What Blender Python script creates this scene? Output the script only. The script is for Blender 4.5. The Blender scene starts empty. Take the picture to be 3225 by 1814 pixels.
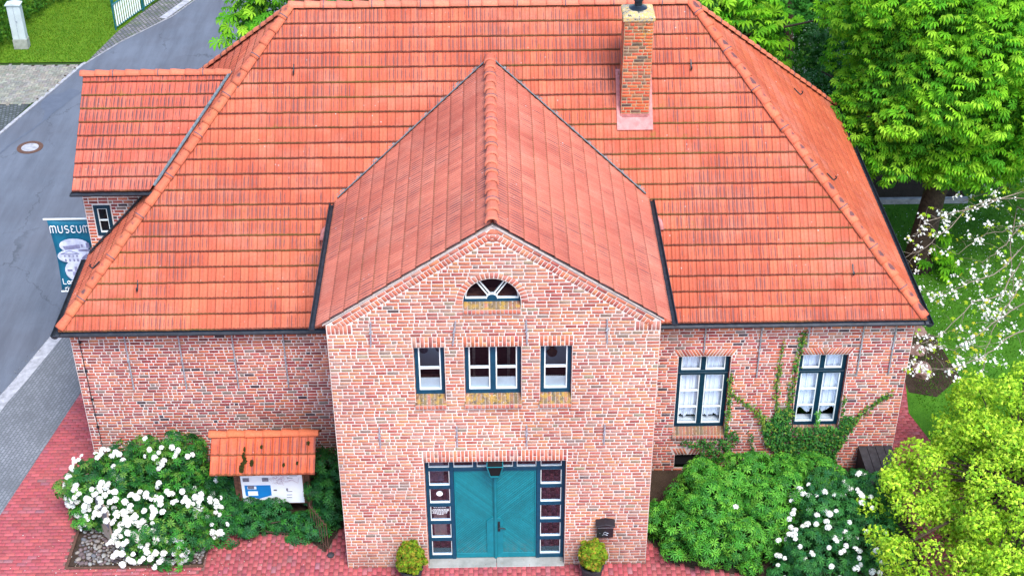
import bpy, bmesh, math, random
import numpy as np
from mathutils import Vector, Matrix
R = math.radians
random.seed(7)
rng = np.random.default_rng(7)
scene = bpy.context.scene
C = scene.collection

# ---------------------------------------------------------------- camera
cam_d = bpy.data.cameras.new("camera")
cam = bpy.data.objects.new("camera", cam_d)
C.objects.link(cam)
PI_, YA, RO = R(34.3905), R(0.8561), R(-0.2918)
fw = Vector((math.sin(YA) * math.cos(PI_), math.cos(YA) * math.cos(PI_), -math.sin(PI_)))
rt = Vector((math.cos(YA), -math.sin(YA), 0))
up = rt.cross(fw)
r2 = rt * math.cos(RO) + up * math.sin(RO)
u2 = -rt * math.sin(RO) + up * math.cos(RO)
mw = Matrix((r2, u2, -fw)).transposed().to_4x4()
mw.translation = Vector((0.015, -23.077, 23.234))
cam.matrix_world = mw
cam_d.lens = 51.574
cam_d.sensor_width = 36
cam_d.clip_start = 0.1
cam_d.clip_end = 1000
scene.camera = cam

# ---------------------------------------------------------------- light
SUN_EL, SUN_AZ = 58, 155      # azimuth measured clockwise from +y
w = bpy.data.worlds.new("World")
scene.world = w
w.use_nodes = True
nt = w.node_tree
sky = nt.nodes.new("ShaderNodeTexSky")
sky.sky_type = 'NISHITA'
sky.sun_disc = False
sky.sun_elevation = R(SUN_EL)
sky.sun_rotation = R(SUN_AZ)
bg = nt.nodes["Background"]
bg.inputs[1].default_value = 0.13
nt.links.new(sky.outputs[0], bg.inputs[0])
sd = bpy.data.lights.new("sun", 'SUN')
sd.energy = 1.5
sd.angle = R(24)
sd.color = (1.0, 0.96, 0.92)
so = bpy.data.objects.new("sun", sd)
C.objects.link(so)
az, el = R(SUN_AZ), R(SUN_EL)
sdir = Vector((math.sin(az) * math.cos(el), math.cos(az) * math.cos(el), math.sin(el)))
so.rotation_euler = sdir.to_track_quat('Z', 'Y').to_euler()
scene.view_settings.view_transform = 'Standard'
scene.view_settings.look = 'None'
scene.view_settings.gamma = 1
scene.view_settings.exposure = 1.85
scene.cycles.max_bounces = 6
scene.cycles.transparent_max_bounces = 12
scene.cycles.use_denoising = True

# ---------------------------------------------------------------- materials
class NB:
    """tiny node builder"""
    def __init__(s, name, rough=0.8, spec=0.3, metallic=0.0):
        s.m = bpy.data.materials.new(name)
        s.m.use_nodes = True
        s.t = s.m.node_tree
        s.b = s.t.nodes["Principled BSDF"]
        s.b.inputs["Roughness"].default_value = rough
        s.b.inputs["Specular IOR Level"].default_value = spec
        s.b.inputs["Metallic"].default_value = metallic
    def put(s, sock, v):
        if isinstance(v, bpy.types.NodeSocket):
            s.t.links.new(v, sock)
        elif v is not None:
            if isinstance(v, (tuple, list)) and len(v) == 3 and sock.type == 'RGBA':
                v = (*v, 1)
            sock.default_value = v
    def n(s, typ, ins=None, out=0, **kw):
        nd = s.t.nodes.new(typ)
        for k, v in kw.items():
            setattr(nd, k, v)
        for k, v in (ins or {}).items():
            s.put(nd.inputs[k], v)
        return nd.outputs[out]
    def math(s, op, a, b=None, c=None, clamp=False):
        ins = {0: a}
        if b is not None: ins[1] = b
        if c is not None: ins[2] = c
        return s.n("ShaderNodeMath", ins, operation=op, use_clamp=clamp)
    def mix(s, f, a, b, mode='MIX'):
        nd = s.t.nodes.new("ShaderNodeMix")
        nd.data_type = 'RGBA'
        nd.blend_type = mode
        s.put(nd.inputs[0], f); s.put(nd.inputs[6], a); s.put(nd.inputs[7], b)
        return nd.outputs[2]
    def noise(s, vec, scale, detail=3, rough=0.5, out=0):
        return s.n("ShaderNodeTexNoise", {"Vector": vec, "Scale": scale, "Detail": detail, "Roughness": rough}, out=out)
    def ramp(s, f, stops, interp='LINEAR'):
        nd = s.t.nodes.new("ShaderNodeValToRGB")
        cr = nd.color_ramp
        cr.interpolation = interp
        while len(cr.elements) < len(stops):
            cr.elements.new(0.5)
        for e, (p, c) in zip(cr.elements, stops):
            e.position = p
            e.color = (c, c, c, 1) if isinstance(c, (int, float)) else (*c, 1)
        s.put(nd.inputs[0], f)
        return nd.outputs[0]
    def obj(s): return s.n("ShaderNodeTexCoord", out=3)
    def gen_pos(s): return s.n("ShaderNodeNewGeometry", out=0)
    def attr(s, name, out=0): return s.n("ShaderNodeAttribute", attribute_name=name, out=out)
    def vmul(s, v, k): return s.n("ShaderNodeVectorMath", {0: v, 1: k}, operation='MULTIPLY')
    def sep(s, v):
        nd = s.t.nodes.new("ShaderNodeSeparateXYZ"); s.put(nd.inputs[0], v); return nd.outputs
    def bump(s, h, dist=0.01, strength=0.5):
        s.put(s.b.inputs["Normal"], s.n("ShaderNodeBump", {"Strength": strength, "Distance": dist, "Height": h}))
    def col(s, c): s.put(s.b.inputs["Base Color"], c); return s
    def rough(s, r): s.put(s.b.inputs["Roughness"], r); return s

M = {}
def flat(name, c, rough=0.6, metallic=0.0, var=0.25, scale=8, spec=0.3):
    b = NB(name, rough, spec, metallic)
    p = b.gen_pos()
    f = b.noise(p, scale, 4, 0.6)
    c2 = tuple(x * (1 - var) for x in c)
    c3 = tuple(min(1, x * (1 + var)) for x in c)
    b.col(b.ramp(f, [(0.3, c2), (0.7, c3)]))
    M[name] = b.m
    return b
flat("gutter_metal", (0.03, 0.035, 0.045), 0.42, 0.4, 0.35)
flat("lead", (0.13, 0.16, 0.17), 0.6, 0.3, 0.45, 14)
flat("steel_rod", (0.42, 0.46, 0.52), 0.45, 0.55, 0.3, 20)
flat("dark_metal", (0.02, 0.025, 0.032), 0.4, 0.3)
flat("black_paint", (0.012, 0.012, 0.016), 0.35, 0.0, 0.2, spec=0.5)
flat("white_paint", (0.72, 0.76, 0.74), 0.5, 0, 0.06)
flat("door_teal", (0.004, 0.15, 0.185), 0.45, 0, 0.16, 5)
flat("frame_teal", (0.002, 0.045, 0.085), 0.42, 0, 0.2, 9)
flat("frame_dark", (0.004, 0.028, 0.05), 0.4, 0, 0.2, 9)
flat("room_dark", (0.016, 0.015, 0.016), 0.9, 0, 0.5, 2)
flat("black_void", (0.004, 0.004, 0.005), 0.9)
flat("wood_brown", (0.12, 0.05, 0.03), 0.8, 0, 0.5, 12)
flat("board_dark", (0.03, 0.028, 0.032), 0.75, 0, 0.35, 9)
flat("bark", (0.055, 0.036, 0.024), 0.95, 0, 0.5, 14)
flat("twig", (0.20, 0.16, 0.12), 0.9, 0, 0.3, 20)
flat("rust", (0.09, 0.045, 0.03), 0.9, 0, 0.4, 30)
flat("pink_flash", (0.42, 0.16, 0.15), 0.6, 0.1, 0.25, 9)
flat("kerb_stone", (0.29, 0.29, 0.305), 0.9, 0, 0.3, 6)
flat("terracotta", (0.30, 0.10, 0.05), 0.8)
flat("paper_white", (0.75, 0.76, 0.78), 0.4, 0, 0.03)
flat("label_blue", (0.01, 0.17, 0.45), 0.4, 0, 0.05)
flat("ink", (0.16, 0.15, 0.19), 0.5, 0, 0.4, 30)
flat("ink_pink", (0.5, 0.33, 0.38), 0.5, 0, 0.3, 30)
flat("banner_blue", (0.006, 0.115, 0.19), 0.5, 0, 0.15, 3)
flat("banner_pale", (0.5, 0.53, 0.66), 0.5, 0, 0.3, 5)
flat("banner_mid", (0.2, 0.2, 0.32), 0.5, 0, 0.35, 8)
flat("joint_sand", (0.15, 0.075, 0.065), 1.0, 0, 0.4, 6)
flat("soil", (0.03, 0.02, 0.015), 1.0, 0, 0.6, 6)
flat("fence_green", (0.01, 0.10, 0.11), 0.4)
flat("cowl", (0.02, 0.03, 0.045), 0.35, 0.5)
flat("cabinet_paint", (0.42, 0.47, 0.47), 0.5, 0, 0.12, 3)
flat("cabinet_base", (0.27, 0.28, 0.24), 0.9, 0, 0.3, 5)
flat("sign_tan", (0.30, 0.23, 0.19), 0.7, 0, 0.15, 5)

# masonry, brick colour from the vertex attribute "col"
def masonry(name, haze=0.0, lichen=0.0, stain=0.0):
    b = NB(name, 0.92, 0.15)
    p = b.gen_pos()
    c = b.attr("col")
    f = b.noise(p, 38, 4, 0.7)
    c = b.mix(1.0, c, b.ramp(f, [(0.25, 0.72), (0.75, 1.25)]), 'MULTIPLY')
    if haze:
        h = b.noise(p, 1.1, 5, 0.65)
        h = b.ramp(h, [(0.42, 0.0), (0.72, haze)])
        c = b.mix(h, c, (0.47, 0.35, 0.31))
    if stain:
        x_, y_, z_ = b.sep(p)
        damp = b.math('ADD', b.ramp(b.math('MULTIPLY', z_, 0.5), [(0.0, 0.85), (0.75, 0.0)]), b.math('MULTIPLY', b.math('SUBTRACT', b.noise(p, 1.3, 5, 0.7), 0.5), 1.2))
        c = b.mix(b.math('MULTIPLY', b.ramp(damp, [(0.25, 0.0), (0.95, 1.0)]), stain), c, (0.13, 0.085, 0.07))
        run = b.noise(b.vmul(p, (5.0, 5.0, 0.55)), 1.0, 5, 0.7)
        c = b.mix(b.math('MULTIPLY', b.ramp(run, [(0.54, 0.0), (0.72, 0.45)]), stain), c, (0.16, 0.10, 0.085))
        pat = b.noise(b.n("ShaderNodeVectorMath", {0: p, 1: (4, 3, 8)}, operation='ADD'), 0.55, 4, 0.6)
        c = b.mix(1.0, c, b.ramp(pat, [(0.35, (0.86, 0.82, 0.80)), (0.65, (1.08, 1.06, 1.02))]), 'MULTIPLY')
    if lichen:
        a = b.attr("lich", 2)
        l = b.noise(p, 9, 5, 0.7)
        l = b.math('MULTIPLY', b.ramp(b.math('ADD', l, b.math('MULTIPLY', a, 0.22)), [(0.70, 0.0), (0.79, 1.0)]), a)
        c = b.mix(b.math('MULTIPLY', l, .8), c, (0.33, 0.20, 0.04))
        l2 = b.noise(p, 14, 5, 0.7)
        l2 = b.math('MULTIPLY', b.ramp(l2, [(0.56, 0.0), (0.63, 0.8)]), a)
        c = b.mix(l2, c, (0.07, 0.05, 0.03))
        l3 = b.noise(b.vmul(p, (1, 1, 1.3)), 22, 3, 0.6)
        l3 = b.math('MULTIPLY', b.ramp(l3, [(0.63, 0.0), (0.68, 0.7)]), a)
        c = b.mix(l3, c, (0.5, 0.48, 0.44))
    b.col(c)
    b.bump(f, 0.006, 0.5)
    M[name] = b.m
masonry("brick_front", 0.30, 0, 0.55)
masonry("brick_main", 0.14, 0, 0.6)
masonry("brick_lichen", 0.1, 1.0)
masonry("pavers", 0.0)

# roof tile shaders : uv = tile column, tile row
def tile_mat(name, base, base2, streak, dirt_shade=1.0, chan=2.0):
    b = NB(name, 0.72, 0.2)
    uv = b.n("ShaderNodeUVMap", uv_map="UVMap")
    u, v, _ = b.sep(uv)
    fu = b.math('FRACT', u); fv = b.math('FRACT', v)
    cell = b.n("ShaderNodeVectorMath", {0: uv}, operation='FLOOR')
    wn = b.n("ShaderNodeTexWhiteNoise", {"Vector": cell}, out=0, noise_dimensions='2D')
    p = b.gen_pos()
    big = b.noise(p, 0.55, 4, 0.6)
    fine = b.noise(p, 30, 3, 0.6)
    c = b.mix(wn, base, base2)
    c = b.mix(1.0, c, b.ramp(big, [(0.32, (0.80, 0.76, 0.76)), (0.68, (1.10, 1.16, 1.12))]), 'MULTIPLY')
    pale = b.noise(b.n("ShaderNodeVectorMath", {0: p, 1: (9.1, 2.7, 5.2)}, operation='ADD'), 0.9, 6, 0.7)
    c = b.mix(b.ramp(pale, [(0.48, 0.0), (0.70, 0.42)]), c, (0.46, 0.19, 0.135))
    tile_highlight = b.ramp(fv, [(0.0, 0.86), (0.75, 1.0), (1.0, 1.12)])  # highlight painted in: each tile lightens towards its upper edge
    c = b.mix(1.0, c, tile_highlight, 'MULTIPLY')
    c = b.mix(1.0, c, b.ramp(fine, [(0.25, 0.82), (0.75, 1.14)]), 'MULTIPLY')
    # half-tile cell for streaks
    hu = b.math('MULTIPLY', u, chan)
    hf = b.math('FRACT', hu)
    hc = b.n("ShaderNodeCombineXYZ", {0: b.math('FLOOR', hu), 1: b.math('FLOOR', v), 2: 3.3})
    hw = b.n("ShaderNodeTexWhiteNoise", {"Vector": hc}, out=0)
    strk = b.noise(b.n("ShaderNodeCombineXYZ", {0: b.math('MULTIPLY', u, 9.0), 1: b.math('MULTIPLY', v, 2.3), 2: hw}), 1.6, 4, 0.7)
    ctr = b.math('SUBTRACT', 1.0, b.math('MULTIPLY', b.math('ABSOLUTE', b.math('SUBTRACT', hf, 0.52)), 2.1), clamp=True)
    vert = b.math('MULTIPLY', b.math('MULTIPLY', fv, b.math('SUBTRACT', 1.02, fv)), 4.0, clamp=True)
    vert = b.math('POWER', vert, 0.45)
    patch = b.noise(b.n("ShaderNodeVectorMath", {0: p, 1: (3.1, 7.7, 1.2)}, operation='ADD'), 0.42, 3, 0.6)
    th = b.math('ADD', b.math('MULTIPLY', hw, 0.48), b.math('MULTIPLY', b.ramp(patch, [(0.40, 0), (0.60, 1)]), 0.62))
    s = b.math('MULTIPLY', b.math('MULTIPLY', ctr, vert), b.math('ADD', strk, 0.18))
    s = b.math('MULTIPLY', s, th)
    s = b.ramp(s, [(0.25, 0.0), (0.42, streak)])
    c = b.mix(s, c, (0.13, 0.050, 0.048))
    # pale spots of lichen
    vz = b.n("ShaderNodeTexVoronoi", {"Vector": p, "Scale": 5.5}, out=0)
    sp = b.math('MULTIPLY', b.ramp(vz, [(0.06, 1.0), (0.11, 0.0)]), b.ramp(b.noise(p, 1.1, 2), [(0.5, 0), (0.66, 0.65)]))
    c = b.mix(sp, c, (0.5, 0.44, 0.42))
    # row shadow painted along the laps with moss, moss in the joints
    lap_shade = b.ramp(b.math('ADD', fv, b.math('MULTIPLY', b.math('ABSOLUTE', b.math('SUBTRACT', hf, 0.5)), 0.10)), [(0.0, 1.0), (0.10, 0.95), (0.15, 0.0)])
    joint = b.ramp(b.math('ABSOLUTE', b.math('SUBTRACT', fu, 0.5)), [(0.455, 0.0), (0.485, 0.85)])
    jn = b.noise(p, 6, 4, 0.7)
    d = b.math('MULTIPLY', b.math('MAXIMUM', lap_shade, joint), b.ramp(jn, [(0.25, 0.70), (0.60, 1.0)]))
    d = b.math('MULTIPLY', d, dirt_shade)
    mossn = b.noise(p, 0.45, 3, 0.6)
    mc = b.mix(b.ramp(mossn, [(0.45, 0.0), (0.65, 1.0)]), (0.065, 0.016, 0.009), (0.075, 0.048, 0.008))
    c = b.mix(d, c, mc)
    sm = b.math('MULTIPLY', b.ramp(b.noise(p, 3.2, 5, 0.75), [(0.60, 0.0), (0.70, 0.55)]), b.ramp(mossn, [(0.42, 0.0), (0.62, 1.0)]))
    c = b.mix(b.math('MULTIPLY', sm, dirt_shade), c, (0.20, 0.12, 0.02))
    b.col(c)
    b.bump(fine, 0.004, 0.4)
    M[name] = b.m
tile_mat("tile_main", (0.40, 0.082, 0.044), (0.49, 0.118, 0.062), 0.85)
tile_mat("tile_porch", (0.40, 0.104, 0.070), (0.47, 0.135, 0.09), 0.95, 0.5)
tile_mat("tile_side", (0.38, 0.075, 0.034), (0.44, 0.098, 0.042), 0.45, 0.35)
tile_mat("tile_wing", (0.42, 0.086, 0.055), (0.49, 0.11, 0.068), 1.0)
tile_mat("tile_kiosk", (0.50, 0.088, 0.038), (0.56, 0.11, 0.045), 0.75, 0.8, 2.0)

def cap_mat(name, dark):
    b = NB(name, 0.75, 0.2)
    p = b.gen_pos()
    c = b.attr("col")
    f = b.noise(p, 26, 4, 0.6)
    c = b.mix(1.0, c, b.ramp(f, [(0.25, 0.78), (0.75, 1.18)]), 'MULTIPLY')
    d = b.math('MULTIPLY', b.noise(p, 5, 5, 0.75), b.attr("lich", 2))
    c = b.mix(b.ramp(d, [(0.27, 0.0), (0.42, dark)]), c, (0.05, 0.035, 0.045))
    b.col(c)
    M[name] = b.m
cap_mat("ridge_tile", 0.85)

# leaves
def leaf_mat(name, trans=0.25, rough=0.45, spec=0.4):
    b = NB(name, rough, spec)
    c = b.attr("col")
    b.col(c)
    tr = b.n("ShaderNodeBsdfTranslucent", {"Color": b.mix(1.0, c, (1.25, 1.3, 0.6), 'MULTIPLY')})
    out = b.t.nodes["Material Output"]
    ms = b.n("ShaderNodeMixShader", {0: trans, 1: b.b.outputs[0], 2: tr})
    b.t.links.new(ms, out.inputs[0])
    M[name] = b.m
leaf_mat("leaf_glossy", 0.20, 0.46, 0.18)
leaf_mat("leaf_soft", 0.35, 0.65, 0.12)
leaf_mat("petal", 0.2, 0.8, 0.1)

# glass
b = NB("glass")
out = b.t.nodes["Material Output"]
tr = b.n("ShaderNodeBsdfTransparent", {"Color": (0.95, 0.97, 1.0)})
gl = b.n("ShaderNodeBsdfGlossy", {"Color": (0.55, 0.8, 1.0), "Roughness": 0.03})
fr = b.n("ShaderNodeFresnel", {"IOR": 1.5})
b.t.links.new(b.n("ShaderNodeMixShader", {0: b.math('MULTIPLY', fr, 0.3, clamp=True), 1: tr, 2: gl}), out.inputs[0])
M["glass"] = b.m

# curtain
b = NB("curtain", 0.9, 0.1)
b.col((0.88, 0.89, 0.93))
M["curtain"] = b.m

# grounds
def ground_mat(name, c1, c2, scale, c3=None, bscale=60, bd=0.01, big=None):
    b = NB(name, 0.95, 0.15)
    p = b.gen_pos()
    f = b.noise(p, scale, 6, 0.65)
    c = b.ramp(f, [(0.3, c1), (0.7, c2)])
    if c3:
        g = b.noise(p, bscale, 3, 0.7)
        c = b.mix(b.ramp(g, [(0.4, 0.0), (0.7, 0.6)]), c, c3)
    if big:
        g2 = b.noise(p, 0.5, 4, 0.6)
        c = b.mix(b.ramp(g2, [(0.45, 0.0), (0.62, 0.8)]), c, big)
    if name == "asphalt":
        pv = b.n("ShaderNodeVectorMath", {0: p, 1: b.n("ShaderNodeVectorMath", {0: b.noise(p, 1.2, 4, .7, out=1), 1: (1.5, 1.5, 0)}, operation='MULTIPLY')}, operation='ADD')
        cr = b.n("ShaderNodeTexVoronoi", {"Vector": pv, "Scale": 0.22}, out=0, feature='DISTANCE_TO_EDGE')
        m_ = b.math('MULTIPLY', b.ramp(cr, [(0.002, 0.5), (0.007, 0.0)]), b.ramp(b.noise(p, .3, 2), [(0.45, 0.0), (0.55, 1.0)]))
        c = b.mix(m_, c, (0.035, 0.04, 0.045))
        st = b.noise(b.vmul(p, (2.4, .25, 1)), 1.0, 5, 0.65)
        c = b.mix(1.0, c, b.ramp(st, [(0.35, 0.88), (0.65, 1.12)]), 'MULTIPLY')
    b.col(c)
    b.bump(b.noise(p, bscale, 4, 0.7), bd, 0.7)
    M[name] = b.m
ground_mat("ground_far", (0.02, 0.045, 0.012), (0.045, 0.09, 0.02), 1.2, (0.02, 0.04, 0.01))
ground_mat("asphalt", (0.080, 0.092, 0.115), (0.104, 0.118, 0.145), 0.55, (0.135, 0.15, 0.175), 90, 0.004, (0.092, 0.100, 0.120))
ground_mat("asphalt_patch", (0.07, 0.085, 0.115), (0.095, 0.112, 0.145), 3, (0.10, 0.11, 0.13), 70, 0.006)
ground_mat("lawn", (0.025, 0.10, 0.006), (0.06, 0.19, 0.012), 1.6, (0.10, 0.24, 0.02), 25, 0.04, (0.035, 0.12, 0.008))
ground_mat("lawn_light", (0.035, 0.12, 0.004), (0.09, 0.20, 0.008), 1.6, (0.17, 0.22, 0.02), 22, 0.03)
ground_mat("soil_bed", (0.018, 0.012, 0.008), (0.05, 0.033, 0.025), 4, (0.07, 0.05, 0.03), 30, 0.03)

def paver_mat(name, c1, c2, mort, bw, bh, ms=0.01, rot=0.0, moss=None):
    b = NB(name, 0.9, 0.2)
    p = b.gen_pos()
    mp = b.n("ShaderNodeMapping", {"Vector": p, "Rotation": (0, 0, R(rot))})
    nz = b.noise(p, 4, 2, 0.5, out=1)
    mp = b.n("ShaderNodeVectorMath", {0: mp, 1: b.n("ShaderNodeVectorMath", {0: nz, 1: (0.02, 0.02, 0)}, operation='MULTIPLY')}, operation='ADD')
    br = b.t.nodes.new("ShaderNodeTexBrick")
    b.put(br.inputs["Vector"], mp)
    for k, v in (("Color1", (0, 0, 0, 1)), ("Color2", (1, 1, 1, 1)), ("Mortar", (0.5, 0.5, 0.5, 1)), ("Scale", 1.0), ("Mortar Size", ms), ("Brick Width", bw), ("Row Height", bh), ("Bias", 0.0)):
        br.inputs[k].default_value = v
    c = b.ramp(br.outputs[0], [(0.0, c1), (1.0, c2)])
    g = b.noise(p, 0.9, 5, 0.7)
    c = b.mix(1.0, c, b.ramp(g, [(0.3, 0.75), (0.7, 1.2)]), 'MULTIPLY')
    c = b.mix(br.outputs[1], c, mort)
    if moss:
        g2 = b.noise(p, 1.6, 5, 0.7)
        c = b.mix(b.ramp(g2, [(0.52, 0.0), (0.68, 0.7)]), c, moss)
    b.col(c)
    b.bump(b.math('SUBTRACT', 1.0, br.outputs[1]), 0.006, 0.6)
    M[name] = b.m
paver_mat("sidewalk_paving", (0.135, 0.142, 0.155), (0.175, 0.182, 0.20), (0.09, 0.10, 0.105), 0.16, 0.08, 0.010, -78)
paver_mat("cobbles", (0.10, 0.10, 0.12), (0.20, 0.18, 0.19), (0.06, 0.07, 0.05), 0.16, 0.14, 0.02, 60, (0.06, 0.09, 0.03))
paver_mat("cobbles_dark", (0.06, 0.065, 0.07), (0.11, 0.12, 0.13), (0.04, 0.05, 0.04), 0.14, 0.12, 0.02, 20)

# ---------------------------------------------------------------- mesh helpers
def link(name, me, mat, parent=None):
    o = bpy.data.objects.new(name, me)
    C.objects.link(o)
    if mat is not None and not me.materials:
        for m in (mat if isinstance(mat, (list, tuple)) else [mat]):
            me.materials.append(M[m] if isinstance(m, str) else m)
    if parent is not None:
        o.parent = parent
        o.matrix_parent_inverse = parent.matrix_world.inverted()
    return o
def thing(name, loc, label, cat, group=None):
    o = bpy.data.objects.new(name, None)
    o.empty_display_size = 0.2
    o.location = loc
    C.objects.link(o)
    o["label"] = label; o["category"] = cat
    if group: o["group"] = group
    bpy.context.view_layer.update()
    return o
def tag(o, label, cat, group=None):
    o["label"] = label; o["category"] = cat
    if group: o["group"] = group
    return o
def struct(o, kind="structure"):
    o["kind"] = kind
    return o

def np_mesh(name, verts, faces, col=None, uv=None, lich=None, smooth=False):
    """faces: (n,k) int array"""
    verts = np.asarray(verts, dtype=np.float32); faces = np.asarray(faces, dtype=np.int32)
    n, k = faces.shape
    me = bpy.data.meshes.new(name)
    me.vertices.add(len(verts)); me.vertices.foreach_set("co", verts.ravel())
    me.loops.add(n * k); me.loops.foreach_set("vertex_index", faces.ravel())
    me.polygons.add(n)
    me.polygons.foreach_set("loop_start", np.arange(0, n * k, k, dtype=np.int32))
    me.polygons.foreach_set("loop_total", np.full(n, k, dtype=np.int32))
    if smooth:
        me.polygons.foreach_set("use_smooth", np.ones(n, dtype=bool))
    me.update(calc_edges=True)
    if col is not None:
        a = me.color_attributes.new("col", 'FLOAT_COLOR', 'POINT')
        c = np.ones((len(verts), 4), dtype=np.float32); c[:, :3] = col
        a.data.foreach_set("color", c.ravel())
    if lich is not None:
        a = me.attributes.new("lich", 'FLOAT', 'POINT')
        a.data.foreach_set("value", np.asarray(lich, dtype=np.float32))
    if uv is not None:
        l = me.uv_layers.new(name="UVMap")
        l.data.foreach_set("uv", np.asarray(uv, dtype=np.float32)[faces.ravel()].ravel())
    return me

class MB:
    """collects solids into one mesh"""
    def __init__(s): s.v = []; s.f = []
    def add(s, vs, fs):
        o = len(s.v); s.v += [tuple(v) for v in vs]; s.f += [tuple(i + o for i in f) for f in fs]; return s
    def box(s, x0, x1, y0, y1, z0, z1):
        return s.add([(x0,y0,z0),(x1,y0,z0),(x1,y1,z0),(x0,y1,z0),(x0,y0,z1),(x1,y0,z1),(x1,y1,z1),(x0,y1,z1)],
                     [(0,3,2,1),(4,5,6,7),(0,1,5,4),(1,2,6,5),(2,3,7,6),(3,0,4,7)])
    def prism(s, pts, d):
        """extrude 3D polygon by vector d"""
        n = len(pts); d = Vector(d)
        p2 = [tuple(Vector(p) + d) for p in pts]
        return s.add(list(pts) + p2, [tuple(range(n))[::-1], tuple(range(n, 2*n))] + [(i, (i+1) % n, n + (i+1) % n, n + i) for i in range(n)])
    def tube(s, pts, r, n=8, cap=True):
        pts = [Vector(p) for p in pts]
        rs = r if isinstance(r, (list, tuple)) else [r] * len(pts)
        rings = []
        ref = None
        for i, p in enumerate(pts):
            d = (pts[min(i+1, len(pts)-1)] - pts[max(i-1, 0)]).normalized()
            if ref is None:
                ref = Vector((0,0,1)) if abs(d.z) < 0.9 else Vector((1,0,0))
            a = d.cross(ref).normalized(); b_ = a.cross(d).normalized()
            ref = b_
            rings.append([tuple(p + (a*math.cos(2*math.pi*k/n) + b_*math.sin(2*math.pi*k/n)) * rs[i]) for k in range(n)])
        vs = [v for rg in rings for v in rg]
        fs = []
        for i in range(len(pts)-1):
            for k in range(n):
                fs.append((i*n+k, i*n+(k+1)%n, (i+1)*n+(k+1)%n, (i+1)*n+k))
        if cap:
            fs.append(tuple(range(n))[::-1]); fs.append(tuple(range((len(pts)-1)*n, len(pts)*n)))
        return s.add(vs, fs)
    def lathe(s, prof, c, n=24, cap=True):
        c = Vector(c); vs = []; fs = []
        for r_, z_ in prof:
            for k in range(n):
                a = 2*math.pi*k/n
                vs.append((c.x + r_*math.cos(a), c.y + r_*math.sin(a), c.z + z_))
        for i in range(len(prof)-1):
            for k in range(n):
                fs.append((i*n+k, i*n+(k+1)%n, (i+1)*n+(k+1)%n, (i+1)*n+k))
        if cap:
            fs.append(tuple(range(n))[::-1]); fs.append(tuple(range((len(prof)-1)*n, len(prof)*n)))
        return s.add(vs, fs)
    def build(s, name, mat, parent=None, smooth=False, bevel=0):
        me = bpy.data.meshes.new(name)
        me.from_pydata(s.v, [], s.f)
        bm = bmesh.new(); bm.from_mesh(me)
        bmesh.ops.recalc_face_normals(bm, faces=bm.faces)
        if bevel:
            es = [e for e in bm.edges if len(e.link_faces) == 2 and e.calc_face_angle(0) > 0.6]
            bmesh.ops.bevel(bm, geom=es, offset=bevel, segments=1, affect='EDGES', clamp_overlap=True)
        bm.to_mesh(me); bm.free()
        if smooth:
            for p in me.polygons: p.use_smooth = True
        return link(name, me, mat, parent)

# ---------------------------------------------------------------- bricks
PAL = {
 'front': [((0.44,0.150,0.095),5),((0.47,0.20,0.125),4),((0.38,0.125,0.09),4),((0.41,0.21,0.16),3),((0.31,0.085,0.07),2.4),((0.49,0.195,0.095),3),((0.30,0.165,0.13),1.5),((0.20,0.145,0.12),0.5),((0.08,0.06,0.065),0.15),((0.28,0.21,0.14),0.7)],
 'main': [((0.42,0.115,0.070),5),((0.36,0.085,0.065),4),((0.27,0.055,0.055),3),((0.45,0.15,0.080),3),((0.20,0.05,0.05),1.5),((0.30,0.15,0.12),1.6),((0.055,0.035,0.045),0.6),((0.18,0.13,0.115),1.0),((0.40,0.18,0.14),1.8)],
 'red': [((0.47,0.13,0.075),5),((0.44,0.14,0.10),4),((0.50,0.19,0.10),2),((0.33,0.085,0.07),1.5),((0.40,0.20,0.15),1)],
 'chim': [((0.38,0.065,0.03),6),((0.44,0.10,0.035),4),((0.15,0.08,0.05),2),((0.24,0.10,0.05),2),((0.07,0.045,0.035),.6)],
 'paver': [((0.32,0.060,0.068),5),((0.31,0.050,0.062),4),((0.39,0.07,0.075),3),((0.26,0.055,0.07),1.0),((0.34,0.10,0.12),0.9),((0.24,0.12,0.14),0.5)],
 'grey': [((0.215,0.205,0.17),5),((0.24,0.23,0.19),4),((0.19,0.185,0.16),3)],
 'sill': [((0.20,0.10,0.06),4),((0.16,0.11,0.06),3),((0.28,0.12,0.08),3),((0.11,0.08,0.05),2)],
}
MORTAR = (0.64, 0.585, 0.555)
MORTAR2 = (0.64, 0.575, 0.56)
for k_, v_ in PAL.items():
    cs = np.array([c for c, _ in v_]); ws = np.array([w_ for _, w_ in v_], float)
    PAL[k_] = (cs, ws / ws.sum())
def pick(pal):
    cs, ws = PAL[pal]
    c = cs[rng.choice(len(cs), p=ws)]
    if pal == 'paver': c = c*.55 + np.array((.31, .092, .095))*.45
    return c * rng.uniform(0.85, 1.15) * (1 + rng.uniform(-.06, .06, 3))

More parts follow.
